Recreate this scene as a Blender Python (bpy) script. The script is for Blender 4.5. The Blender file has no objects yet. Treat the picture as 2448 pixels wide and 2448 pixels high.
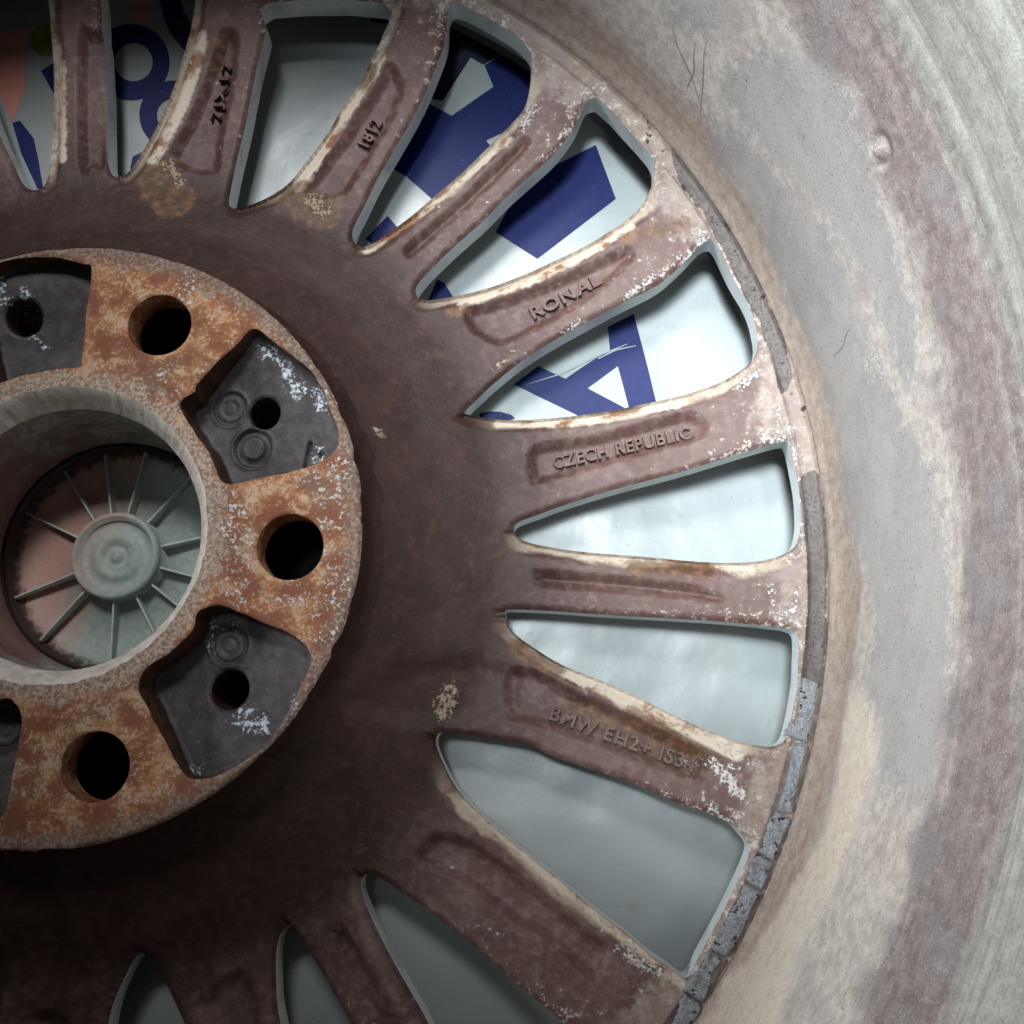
import bpy, math, json
import numpy as np
from mathutils import Matrix, Vector
A = np.array
MM = 0.001
ZOFF = 46.0            # the wheel lies face down: its hub face is 46 mm above the sheet
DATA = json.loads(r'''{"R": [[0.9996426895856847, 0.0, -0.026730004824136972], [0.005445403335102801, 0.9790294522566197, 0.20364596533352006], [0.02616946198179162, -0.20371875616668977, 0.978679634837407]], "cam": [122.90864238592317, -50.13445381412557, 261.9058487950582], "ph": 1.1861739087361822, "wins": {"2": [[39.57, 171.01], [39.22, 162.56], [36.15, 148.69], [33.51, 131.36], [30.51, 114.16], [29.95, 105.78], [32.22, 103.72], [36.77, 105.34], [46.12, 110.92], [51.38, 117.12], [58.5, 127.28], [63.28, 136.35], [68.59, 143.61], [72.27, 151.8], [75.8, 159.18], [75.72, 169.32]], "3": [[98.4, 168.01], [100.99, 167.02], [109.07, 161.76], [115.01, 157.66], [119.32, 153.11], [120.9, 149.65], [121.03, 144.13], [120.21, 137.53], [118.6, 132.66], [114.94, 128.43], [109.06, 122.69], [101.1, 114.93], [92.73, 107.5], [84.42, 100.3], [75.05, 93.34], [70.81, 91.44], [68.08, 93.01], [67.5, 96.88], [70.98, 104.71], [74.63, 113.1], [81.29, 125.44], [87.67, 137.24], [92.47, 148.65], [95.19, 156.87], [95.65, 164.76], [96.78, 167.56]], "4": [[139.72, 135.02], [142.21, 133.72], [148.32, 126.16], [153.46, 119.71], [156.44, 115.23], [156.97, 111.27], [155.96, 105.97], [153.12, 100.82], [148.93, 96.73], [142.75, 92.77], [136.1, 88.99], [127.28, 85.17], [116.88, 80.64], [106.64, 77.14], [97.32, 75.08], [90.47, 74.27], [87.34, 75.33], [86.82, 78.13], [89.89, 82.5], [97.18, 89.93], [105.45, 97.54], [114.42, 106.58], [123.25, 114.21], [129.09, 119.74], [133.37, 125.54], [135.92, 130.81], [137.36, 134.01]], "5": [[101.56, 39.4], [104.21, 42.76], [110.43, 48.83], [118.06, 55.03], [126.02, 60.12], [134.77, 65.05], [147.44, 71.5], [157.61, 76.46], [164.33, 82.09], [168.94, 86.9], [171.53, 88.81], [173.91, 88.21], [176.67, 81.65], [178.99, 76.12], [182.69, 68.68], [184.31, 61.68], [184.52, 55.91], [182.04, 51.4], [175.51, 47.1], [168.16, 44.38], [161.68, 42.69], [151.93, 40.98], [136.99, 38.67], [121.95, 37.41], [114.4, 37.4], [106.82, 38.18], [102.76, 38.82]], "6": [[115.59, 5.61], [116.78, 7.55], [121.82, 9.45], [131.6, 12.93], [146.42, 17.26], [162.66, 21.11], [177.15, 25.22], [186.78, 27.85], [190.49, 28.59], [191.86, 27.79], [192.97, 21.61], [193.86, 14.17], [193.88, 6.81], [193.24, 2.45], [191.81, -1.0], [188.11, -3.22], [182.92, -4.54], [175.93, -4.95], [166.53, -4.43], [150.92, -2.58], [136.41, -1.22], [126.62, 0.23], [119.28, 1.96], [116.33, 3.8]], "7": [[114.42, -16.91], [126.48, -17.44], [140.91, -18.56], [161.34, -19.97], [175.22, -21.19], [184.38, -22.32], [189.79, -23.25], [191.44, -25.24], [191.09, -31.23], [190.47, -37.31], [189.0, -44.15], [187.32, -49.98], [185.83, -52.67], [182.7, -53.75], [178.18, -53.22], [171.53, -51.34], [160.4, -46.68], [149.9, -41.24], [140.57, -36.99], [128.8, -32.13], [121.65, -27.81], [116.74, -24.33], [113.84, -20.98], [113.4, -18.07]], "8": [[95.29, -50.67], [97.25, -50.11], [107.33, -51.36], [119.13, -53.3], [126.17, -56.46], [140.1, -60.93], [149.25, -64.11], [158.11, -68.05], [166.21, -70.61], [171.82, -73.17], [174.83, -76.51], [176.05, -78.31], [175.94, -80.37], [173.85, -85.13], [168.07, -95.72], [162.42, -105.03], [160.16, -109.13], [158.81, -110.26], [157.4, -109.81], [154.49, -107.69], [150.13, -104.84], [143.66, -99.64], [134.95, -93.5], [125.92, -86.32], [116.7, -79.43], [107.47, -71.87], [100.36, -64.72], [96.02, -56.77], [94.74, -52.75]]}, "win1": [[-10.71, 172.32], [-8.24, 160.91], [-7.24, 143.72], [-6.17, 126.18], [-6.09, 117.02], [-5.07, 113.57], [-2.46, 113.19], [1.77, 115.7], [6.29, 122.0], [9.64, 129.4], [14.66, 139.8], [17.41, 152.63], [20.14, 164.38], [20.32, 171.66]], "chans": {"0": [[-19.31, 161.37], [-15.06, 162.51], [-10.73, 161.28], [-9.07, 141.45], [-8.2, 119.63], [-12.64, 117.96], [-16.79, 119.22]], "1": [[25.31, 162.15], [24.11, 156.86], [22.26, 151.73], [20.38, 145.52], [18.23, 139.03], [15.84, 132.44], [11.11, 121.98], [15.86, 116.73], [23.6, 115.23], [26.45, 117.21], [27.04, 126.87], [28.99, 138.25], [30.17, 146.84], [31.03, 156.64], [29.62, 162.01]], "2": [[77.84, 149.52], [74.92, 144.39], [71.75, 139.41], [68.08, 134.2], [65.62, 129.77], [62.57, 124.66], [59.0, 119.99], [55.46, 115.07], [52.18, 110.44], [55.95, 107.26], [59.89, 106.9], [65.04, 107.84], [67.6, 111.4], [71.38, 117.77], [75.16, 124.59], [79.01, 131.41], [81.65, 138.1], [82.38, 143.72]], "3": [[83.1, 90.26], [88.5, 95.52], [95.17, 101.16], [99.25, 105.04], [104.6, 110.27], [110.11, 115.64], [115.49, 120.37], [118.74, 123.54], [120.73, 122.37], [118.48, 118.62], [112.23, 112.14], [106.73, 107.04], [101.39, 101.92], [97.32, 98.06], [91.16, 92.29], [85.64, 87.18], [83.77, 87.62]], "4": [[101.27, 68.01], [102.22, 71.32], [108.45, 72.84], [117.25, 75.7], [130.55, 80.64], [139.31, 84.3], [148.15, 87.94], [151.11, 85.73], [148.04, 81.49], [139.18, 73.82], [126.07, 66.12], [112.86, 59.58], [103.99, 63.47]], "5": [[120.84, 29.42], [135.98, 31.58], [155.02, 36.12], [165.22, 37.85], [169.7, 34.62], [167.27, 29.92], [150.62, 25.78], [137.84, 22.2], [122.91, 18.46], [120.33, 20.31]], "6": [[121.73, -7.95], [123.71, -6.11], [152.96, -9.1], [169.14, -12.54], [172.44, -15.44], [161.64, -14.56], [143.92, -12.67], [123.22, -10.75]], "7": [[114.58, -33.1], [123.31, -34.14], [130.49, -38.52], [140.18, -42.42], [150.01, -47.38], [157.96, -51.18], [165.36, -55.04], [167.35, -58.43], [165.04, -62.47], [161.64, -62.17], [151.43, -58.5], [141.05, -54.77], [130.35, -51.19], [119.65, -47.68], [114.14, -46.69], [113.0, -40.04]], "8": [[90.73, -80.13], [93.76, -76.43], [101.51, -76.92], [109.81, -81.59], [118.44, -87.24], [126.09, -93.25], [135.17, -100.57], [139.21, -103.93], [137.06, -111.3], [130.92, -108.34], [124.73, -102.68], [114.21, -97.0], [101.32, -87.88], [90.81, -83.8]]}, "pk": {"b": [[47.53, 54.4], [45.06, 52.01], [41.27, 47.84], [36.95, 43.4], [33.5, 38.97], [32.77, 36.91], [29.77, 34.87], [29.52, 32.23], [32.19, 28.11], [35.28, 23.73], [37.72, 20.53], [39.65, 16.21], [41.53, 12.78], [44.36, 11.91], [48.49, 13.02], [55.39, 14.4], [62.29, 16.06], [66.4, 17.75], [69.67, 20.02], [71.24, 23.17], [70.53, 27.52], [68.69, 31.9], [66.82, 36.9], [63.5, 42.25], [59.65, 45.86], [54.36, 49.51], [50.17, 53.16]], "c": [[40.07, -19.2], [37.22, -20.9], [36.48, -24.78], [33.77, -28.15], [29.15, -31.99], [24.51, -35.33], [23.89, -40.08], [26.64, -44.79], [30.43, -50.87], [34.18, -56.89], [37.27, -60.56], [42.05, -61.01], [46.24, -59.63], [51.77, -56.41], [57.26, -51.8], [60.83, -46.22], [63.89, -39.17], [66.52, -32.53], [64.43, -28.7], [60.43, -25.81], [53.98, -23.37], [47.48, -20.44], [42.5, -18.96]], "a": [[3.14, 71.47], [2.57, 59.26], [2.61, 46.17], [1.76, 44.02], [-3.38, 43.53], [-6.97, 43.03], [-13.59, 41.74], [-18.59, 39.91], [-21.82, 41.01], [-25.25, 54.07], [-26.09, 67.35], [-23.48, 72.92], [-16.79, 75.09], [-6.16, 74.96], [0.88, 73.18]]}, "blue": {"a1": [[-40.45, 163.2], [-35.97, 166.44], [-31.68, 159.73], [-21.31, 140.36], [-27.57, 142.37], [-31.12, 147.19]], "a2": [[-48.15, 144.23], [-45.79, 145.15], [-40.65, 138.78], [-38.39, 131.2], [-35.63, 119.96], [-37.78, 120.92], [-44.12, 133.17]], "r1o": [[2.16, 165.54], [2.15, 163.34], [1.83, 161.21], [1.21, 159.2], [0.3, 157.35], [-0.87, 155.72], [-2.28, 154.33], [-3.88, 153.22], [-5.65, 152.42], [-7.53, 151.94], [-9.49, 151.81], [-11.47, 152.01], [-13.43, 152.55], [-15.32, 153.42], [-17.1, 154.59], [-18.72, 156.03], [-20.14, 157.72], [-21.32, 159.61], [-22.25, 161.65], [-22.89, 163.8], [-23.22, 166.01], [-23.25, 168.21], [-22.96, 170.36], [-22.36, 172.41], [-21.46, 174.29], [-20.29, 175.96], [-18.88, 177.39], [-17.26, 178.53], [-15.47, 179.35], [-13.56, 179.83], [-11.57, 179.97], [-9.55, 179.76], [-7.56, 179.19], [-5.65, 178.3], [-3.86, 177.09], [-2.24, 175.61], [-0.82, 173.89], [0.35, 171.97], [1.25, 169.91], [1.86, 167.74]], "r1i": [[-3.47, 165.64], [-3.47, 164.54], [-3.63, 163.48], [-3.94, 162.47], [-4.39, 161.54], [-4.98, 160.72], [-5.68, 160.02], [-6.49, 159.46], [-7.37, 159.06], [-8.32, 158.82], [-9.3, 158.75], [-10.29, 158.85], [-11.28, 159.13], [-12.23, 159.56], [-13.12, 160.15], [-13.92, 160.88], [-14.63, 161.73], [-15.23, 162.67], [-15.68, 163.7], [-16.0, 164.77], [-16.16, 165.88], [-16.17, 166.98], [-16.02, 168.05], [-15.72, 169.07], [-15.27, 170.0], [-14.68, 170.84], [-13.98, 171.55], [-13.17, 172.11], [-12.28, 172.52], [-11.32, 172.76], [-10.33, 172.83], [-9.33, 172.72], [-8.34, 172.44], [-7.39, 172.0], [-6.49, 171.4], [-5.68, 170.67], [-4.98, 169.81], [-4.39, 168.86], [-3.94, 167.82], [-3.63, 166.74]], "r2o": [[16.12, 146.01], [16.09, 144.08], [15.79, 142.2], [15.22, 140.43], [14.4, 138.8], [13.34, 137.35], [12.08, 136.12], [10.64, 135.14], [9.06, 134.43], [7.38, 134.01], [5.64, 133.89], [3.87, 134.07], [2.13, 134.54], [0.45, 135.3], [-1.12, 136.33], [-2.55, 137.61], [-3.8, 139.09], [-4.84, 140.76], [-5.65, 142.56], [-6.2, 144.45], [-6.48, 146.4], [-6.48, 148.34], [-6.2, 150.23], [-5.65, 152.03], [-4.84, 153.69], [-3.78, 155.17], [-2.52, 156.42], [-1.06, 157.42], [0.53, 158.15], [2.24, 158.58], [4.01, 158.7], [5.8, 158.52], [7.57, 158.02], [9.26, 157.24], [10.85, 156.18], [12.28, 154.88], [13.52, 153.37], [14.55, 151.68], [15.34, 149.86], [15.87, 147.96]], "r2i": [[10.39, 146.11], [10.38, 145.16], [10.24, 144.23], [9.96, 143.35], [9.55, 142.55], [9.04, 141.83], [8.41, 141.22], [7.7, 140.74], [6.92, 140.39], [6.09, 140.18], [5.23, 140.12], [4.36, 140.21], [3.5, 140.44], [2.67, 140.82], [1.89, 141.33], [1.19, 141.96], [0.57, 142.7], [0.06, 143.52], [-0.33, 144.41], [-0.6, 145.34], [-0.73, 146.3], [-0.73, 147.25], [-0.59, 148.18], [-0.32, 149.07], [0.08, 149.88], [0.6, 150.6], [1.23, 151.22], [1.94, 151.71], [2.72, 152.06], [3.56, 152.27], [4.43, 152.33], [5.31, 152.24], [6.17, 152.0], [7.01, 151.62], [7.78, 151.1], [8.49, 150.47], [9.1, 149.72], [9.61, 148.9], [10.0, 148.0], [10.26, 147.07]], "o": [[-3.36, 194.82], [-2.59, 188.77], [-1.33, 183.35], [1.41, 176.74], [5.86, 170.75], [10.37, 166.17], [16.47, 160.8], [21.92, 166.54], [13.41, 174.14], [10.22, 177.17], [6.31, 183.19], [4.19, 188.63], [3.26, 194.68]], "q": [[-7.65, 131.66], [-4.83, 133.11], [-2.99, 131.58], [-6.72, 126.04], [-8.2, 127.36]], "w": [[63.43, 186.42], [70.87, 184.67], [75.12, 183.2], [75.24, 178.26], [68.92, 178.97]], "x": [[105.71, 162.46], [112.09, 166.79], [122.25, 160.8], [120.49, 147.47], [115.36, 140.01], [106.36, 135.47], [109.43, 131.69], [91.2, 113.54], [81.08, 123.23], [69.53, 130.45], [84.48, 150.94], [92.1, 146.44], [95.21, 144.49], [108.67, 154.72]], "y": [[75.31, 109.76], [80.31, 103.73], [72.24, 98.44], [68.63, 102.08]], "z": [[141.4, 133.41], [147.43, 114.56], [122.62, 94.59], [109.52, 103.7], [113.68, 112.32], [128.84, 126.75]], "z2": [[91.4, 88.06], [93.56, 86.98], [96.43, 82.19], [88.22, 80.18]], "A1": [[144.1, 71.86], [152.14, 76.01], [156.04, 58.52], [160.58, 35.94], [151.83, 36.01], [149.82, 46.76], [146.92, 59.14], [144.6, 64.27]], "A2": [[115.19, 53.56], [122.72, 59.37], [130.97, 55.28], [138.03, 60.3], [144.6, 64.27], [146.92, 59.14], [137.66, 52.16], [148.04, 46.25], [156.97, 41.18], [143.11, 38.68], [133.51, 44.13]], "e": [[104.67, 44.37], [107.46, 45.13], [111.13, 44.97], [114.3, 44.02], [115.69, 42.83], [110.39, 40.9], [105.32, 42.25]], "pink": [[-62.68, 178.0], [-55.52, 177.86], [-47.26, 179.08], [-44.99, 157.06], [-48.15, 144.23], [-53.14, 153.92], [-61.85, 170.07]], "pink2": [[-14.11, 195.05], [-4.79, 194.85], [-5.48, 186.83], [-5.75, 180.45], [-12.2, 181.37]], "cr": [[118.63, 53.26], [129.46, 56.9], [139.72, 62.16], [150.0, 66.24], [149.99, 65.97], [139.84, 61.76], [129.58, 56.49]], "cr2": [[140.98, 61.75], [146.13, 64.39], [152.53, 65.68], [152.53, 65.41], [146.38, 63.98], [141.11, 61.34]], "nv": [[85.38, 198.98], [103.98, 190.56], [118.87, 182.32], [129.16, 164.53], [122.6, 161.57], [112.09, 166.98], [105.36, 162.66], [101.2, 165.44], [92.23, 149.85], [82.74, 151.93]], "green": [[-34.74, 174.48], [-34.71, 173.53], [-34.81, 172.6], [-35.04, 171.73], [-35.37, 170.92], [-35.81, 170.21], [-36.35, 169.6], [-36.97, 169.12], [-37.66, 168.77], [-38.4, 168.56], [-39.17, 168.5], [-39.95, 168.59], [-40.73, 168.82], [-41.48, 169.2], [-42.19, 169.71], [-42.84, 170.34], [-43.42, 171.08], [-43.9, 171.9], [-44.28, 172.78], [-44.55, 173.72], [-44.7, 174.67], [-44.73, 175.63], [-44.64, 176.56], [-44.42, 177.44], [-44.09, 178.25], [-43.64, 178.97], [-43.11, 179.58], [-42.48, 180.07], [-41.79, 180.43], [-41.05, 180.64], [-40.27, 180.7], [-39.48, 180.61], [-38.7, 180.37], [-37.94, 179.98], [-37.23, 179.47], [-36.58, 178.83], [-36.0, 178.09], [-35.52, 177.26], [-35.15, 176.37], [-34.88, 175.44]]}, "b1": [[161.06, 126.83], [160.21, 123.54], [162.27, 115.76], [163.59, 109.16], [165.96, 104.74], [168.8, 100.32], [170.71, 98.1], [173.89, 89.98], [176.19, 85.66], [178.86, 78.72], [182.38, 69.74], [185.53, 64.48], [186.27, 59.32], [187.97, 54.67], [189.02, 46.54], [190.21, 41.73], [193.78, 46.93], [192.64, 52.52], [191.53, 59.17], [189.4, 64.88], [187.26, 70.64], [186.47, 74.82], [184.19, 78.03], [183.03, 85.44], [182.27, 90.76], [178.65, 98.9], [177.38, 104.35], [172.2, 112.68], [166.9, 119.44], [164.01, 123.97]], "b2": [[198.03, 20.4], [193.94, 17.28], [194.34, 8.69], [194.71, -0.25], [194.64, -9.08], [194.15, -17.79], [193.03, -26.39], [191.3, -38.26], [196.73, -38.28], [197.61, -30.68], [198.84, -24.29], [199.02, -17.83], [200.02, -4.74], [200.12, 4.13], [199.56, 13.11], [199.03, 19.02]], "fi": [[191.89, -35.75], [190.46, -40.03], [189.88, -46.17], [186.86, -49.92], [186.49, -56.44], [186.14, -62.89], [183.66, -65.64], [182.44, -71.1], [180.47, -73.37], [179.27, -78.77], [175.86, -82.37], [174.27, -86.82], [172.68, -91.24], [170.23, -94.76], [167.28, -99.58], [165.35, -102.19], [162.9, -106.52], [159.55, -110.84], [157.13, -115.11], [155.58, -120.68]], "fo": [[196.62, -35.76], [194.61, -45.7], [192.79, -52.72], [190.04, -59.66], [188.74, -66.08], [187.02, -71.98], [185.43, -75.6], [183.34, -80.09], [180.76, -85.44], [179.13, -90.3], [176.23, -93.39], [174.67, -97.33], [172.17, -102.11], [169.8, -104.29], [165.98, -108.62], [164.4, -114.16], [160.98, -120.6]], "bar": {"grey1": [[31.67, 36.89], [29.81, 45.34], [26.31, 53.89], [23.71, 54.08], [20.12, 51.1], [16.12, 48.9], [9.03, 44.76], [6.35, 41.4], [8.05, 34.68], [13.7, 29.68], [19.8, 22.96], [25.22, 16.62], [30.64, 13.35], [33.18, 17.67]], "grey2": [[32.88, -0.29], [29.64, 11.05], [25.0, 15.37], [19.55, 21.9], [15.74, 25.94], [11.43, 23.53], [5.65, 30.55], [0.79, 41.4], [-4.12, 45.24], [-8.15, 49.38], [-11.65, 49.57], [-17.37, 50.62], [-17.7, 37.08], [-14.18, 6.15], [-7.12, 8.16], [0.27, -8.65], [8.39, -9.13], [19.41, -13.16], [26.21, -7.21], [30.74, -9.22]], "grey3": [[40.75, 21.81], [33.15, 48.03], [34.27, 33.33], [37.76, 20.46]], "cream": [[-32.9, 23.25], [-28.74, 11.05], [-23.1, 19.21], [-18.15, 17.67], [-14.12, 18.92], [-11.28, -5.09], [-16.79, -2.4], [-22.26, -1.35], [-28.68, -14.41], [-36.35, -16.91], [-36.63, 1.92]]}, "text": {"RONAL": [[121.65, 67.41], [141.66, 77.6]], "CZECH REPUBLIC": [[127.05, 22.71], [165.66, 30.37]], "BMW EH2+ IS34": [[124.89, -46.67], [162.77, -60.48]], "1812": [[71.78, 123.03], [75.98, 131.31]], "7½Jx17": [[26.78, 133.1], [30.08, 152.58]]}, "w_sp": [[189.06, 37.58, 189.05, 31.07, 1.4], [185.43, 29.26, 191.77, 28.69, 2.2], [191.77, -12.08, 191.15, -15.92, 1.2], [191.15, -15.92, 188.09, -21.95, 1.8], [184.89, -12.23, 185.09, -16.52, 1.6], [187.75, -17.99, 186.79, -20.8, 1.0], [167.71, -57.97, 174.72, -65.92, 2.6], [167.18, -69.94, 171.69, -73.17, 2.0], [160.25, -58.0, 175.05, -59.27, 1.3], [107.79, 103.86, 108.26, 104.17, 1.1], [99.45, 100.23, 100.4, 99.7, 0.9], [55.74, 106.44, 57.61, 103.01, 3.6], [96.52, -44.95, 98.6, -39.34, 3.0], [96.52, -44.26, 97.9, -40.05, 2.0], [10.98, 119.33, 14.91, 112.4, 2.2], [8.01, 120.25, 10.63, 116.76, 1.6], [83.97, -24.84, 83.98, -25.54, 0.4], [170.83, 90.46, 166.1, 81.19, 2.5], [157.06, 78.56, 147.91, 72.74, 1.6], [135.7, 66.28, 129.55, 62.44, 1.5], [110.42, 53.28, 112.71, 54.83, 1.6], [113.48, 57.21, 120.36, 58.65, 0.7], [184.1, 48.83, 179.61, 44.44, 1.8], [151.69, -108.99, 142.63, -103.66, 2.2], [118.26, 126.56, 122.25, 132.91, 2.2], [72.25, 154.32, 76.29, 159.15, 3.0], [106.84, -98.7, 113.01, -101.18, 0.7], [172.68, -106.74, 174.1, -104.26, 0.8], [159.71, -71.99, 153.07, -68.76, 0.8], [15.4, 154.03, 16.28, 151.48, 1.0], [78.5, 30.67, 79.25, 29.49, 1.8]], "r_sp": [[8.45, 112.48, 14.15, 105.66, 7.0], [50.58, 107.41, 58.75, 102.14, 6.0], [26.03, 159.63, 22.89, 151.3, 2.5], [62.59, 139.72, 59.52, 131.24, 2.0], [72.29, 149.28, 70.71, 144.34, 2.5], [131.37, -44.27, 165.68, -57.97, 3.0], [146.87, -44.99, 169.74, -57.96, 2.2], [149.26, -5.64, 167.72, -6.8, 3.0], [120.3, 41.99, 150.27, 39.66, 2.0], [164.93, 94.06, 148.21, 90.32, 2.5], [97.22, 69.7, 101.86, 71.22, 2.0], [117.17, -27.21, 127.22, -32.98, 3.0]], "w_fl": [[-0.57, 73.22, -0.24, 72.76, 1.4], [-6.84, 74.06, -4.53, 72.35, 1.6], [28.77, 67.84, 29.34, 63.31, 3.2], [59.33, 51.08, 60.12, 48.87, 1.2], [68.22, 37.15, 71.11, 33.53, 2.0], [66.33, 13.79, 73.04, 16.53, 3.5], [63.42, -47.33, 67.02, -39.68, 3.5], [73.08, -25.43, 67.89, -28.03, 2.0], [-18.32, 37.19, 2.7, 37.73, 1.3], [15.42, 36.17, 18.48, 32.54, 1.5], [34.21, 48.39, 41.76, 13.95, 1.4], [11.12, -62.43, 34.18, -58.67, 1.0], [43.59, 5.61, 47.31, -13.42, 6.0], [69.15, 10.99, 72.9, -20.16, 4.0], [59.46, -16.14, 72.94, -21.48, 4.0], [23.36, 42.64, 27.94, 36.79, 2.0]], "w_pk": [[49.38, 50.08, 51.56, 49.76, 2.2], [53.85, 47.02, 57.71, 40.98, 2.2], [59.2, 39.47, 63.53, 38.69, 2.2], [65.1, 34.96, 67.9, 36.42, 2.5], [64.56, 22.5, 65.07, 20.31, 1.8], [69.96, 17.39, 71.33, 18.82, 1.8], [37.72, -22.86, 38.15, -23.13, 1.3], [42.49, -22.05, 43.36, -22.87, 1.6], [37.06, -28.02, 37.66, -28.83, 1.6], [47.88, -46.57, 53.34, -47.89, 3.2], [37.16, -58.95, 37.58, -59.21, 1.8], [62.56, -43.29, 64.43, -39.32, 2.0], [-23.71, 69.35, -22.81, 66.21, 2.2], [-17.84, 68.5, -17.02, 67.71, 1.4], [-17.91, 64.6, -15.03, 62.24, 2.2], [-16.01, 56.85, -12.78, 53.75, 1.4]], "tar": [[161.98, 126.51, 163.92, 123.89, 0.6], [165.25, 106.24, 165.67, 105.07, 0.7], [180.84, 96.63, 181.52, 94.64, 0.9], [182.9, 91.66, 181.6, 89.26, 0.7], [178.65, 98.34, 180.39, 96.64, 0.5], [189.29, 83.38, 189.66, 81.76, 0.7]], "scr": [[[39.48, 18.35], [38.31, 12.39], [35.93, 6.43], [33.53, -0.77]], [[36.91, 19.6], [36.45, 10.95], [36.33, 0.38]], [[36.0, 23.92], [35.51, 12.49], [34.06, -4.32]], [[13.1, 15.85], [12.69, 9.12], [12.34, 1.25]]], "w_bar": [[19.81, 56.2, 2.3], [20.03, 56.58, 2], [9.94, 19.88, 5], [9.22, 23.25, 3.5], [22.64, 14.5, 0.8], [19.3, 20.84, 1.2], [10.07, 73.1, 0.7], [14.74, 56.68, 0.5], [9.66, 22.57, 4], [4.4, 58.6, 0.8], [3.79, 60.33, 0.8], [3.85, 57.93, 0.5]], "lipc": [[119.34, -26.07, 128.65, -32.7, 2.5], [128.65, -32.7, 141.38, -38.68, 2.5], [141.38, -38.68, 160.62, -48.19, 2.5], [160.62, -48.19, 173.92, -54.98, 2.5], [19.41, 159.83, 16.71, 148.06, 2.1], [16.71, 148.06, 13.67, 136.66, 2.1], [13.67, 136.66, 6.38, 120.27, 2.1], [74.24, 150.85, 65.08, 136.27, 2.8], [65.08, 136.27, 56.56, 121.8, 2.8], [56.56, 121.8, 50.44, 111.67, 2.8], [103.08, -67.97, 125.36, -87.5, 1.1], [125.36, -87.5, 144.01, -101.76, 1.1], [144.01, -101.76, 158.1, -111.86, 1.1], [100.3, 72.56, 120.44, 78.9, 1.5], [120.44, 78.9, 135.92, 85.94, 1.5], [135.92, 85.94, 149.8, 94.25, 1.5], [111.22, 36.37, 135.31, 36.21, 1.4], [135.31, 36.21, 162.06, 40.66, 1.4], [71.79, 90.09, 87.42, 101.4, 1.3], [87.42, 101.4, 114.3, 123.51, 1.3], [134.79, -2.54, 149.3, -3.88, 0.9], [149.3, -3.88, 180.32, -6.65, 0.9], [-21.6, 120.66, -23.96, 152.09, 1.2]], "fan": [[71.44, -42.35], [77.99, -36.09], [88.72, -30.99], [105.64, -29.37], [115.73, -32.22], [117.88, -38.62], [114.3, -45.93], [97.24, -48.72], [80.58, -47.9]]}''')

# ---------------------------------------------------------------- camera, world, light
sc = bpy.context.scene
col = sc.collection
cam = bpy.data.cameras.new('camera'); camo = bpy.data.objects.new('camera', cam); col.objects.link(camo)
R = A(DATA['R']); c = A(DATA['cam'])
m = Matrix([[R[j][i] for j in range(3)] for i in range(3)]).to_4x4()
m.translation = Vector((c[0]*MM, c[1]*MM, (c[2]+ZOFF)*MM))
camo.matrix_world = m
cam.sensor_width = 36; cam.lens = 2000/1932*36; cam.clip_start = 0.005; cam.clip_end = 20
sc.camera = camo
sc.render.resolution_x = 1024; sc.render.resolution_y = 1024
w = bpy.data.worlds.new('World'); sc.world = w; w.use_nodes = True
w.node_tree.nodes['Background'].inputs[0].default_value = (0.80, 0.90, 1.0, 1)
w.node_tree.nodes['Background'].inputs[1].default_value = 0.018
def area(name, loc, target, size, power, color, spread=180):
    l = bpy.data.lights.new(name, 'AREA'); l.shape = 'RECTANGLE'; l.size = size[0]; l.size_y = size[1]
    l.energy = power; l.color = color; l.spread = math.radians(spread)
    o = bpy.data.objects.new(name, l); col.objects.link(o)
    o.location = loc
    o.rotation_euler = (Vector(target)-Vector(loc)).to_track_quat('-Z', 'Y').to_euler()
    return o
area('added_beam', (0.10, 0.10, 0.80), (0.212, 0.062, 0.0), (0.16, 0.16), 0.28, (0.86, 0.95, 1.0), 20)  # unseen lamp, narrow beam added to brighten the right-hand openings
area('side_light', (-0.60, 0.09, 0.352), (0.22, 0.0, 0.10), (0.20, 0.20), 0.46, (0.97, 0.985, 1.0), 35)  # unseen area lamp for the low light from the left
area('added_top_fill', (0.02, 0.50, 0.80), (0.08, 0.16, 0.0), (0.22, 0.22), 0.36, (0.97, 0.98, 1.0), 35)  # unseen fill lamp added to lift the upper left
sc.view_settings.view_transform = 'Standard'; sc.view_settings.look = 'None'
sc.view_settings.exposure = 0.0; sc.view_settings.gamma = 1.0

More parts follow.
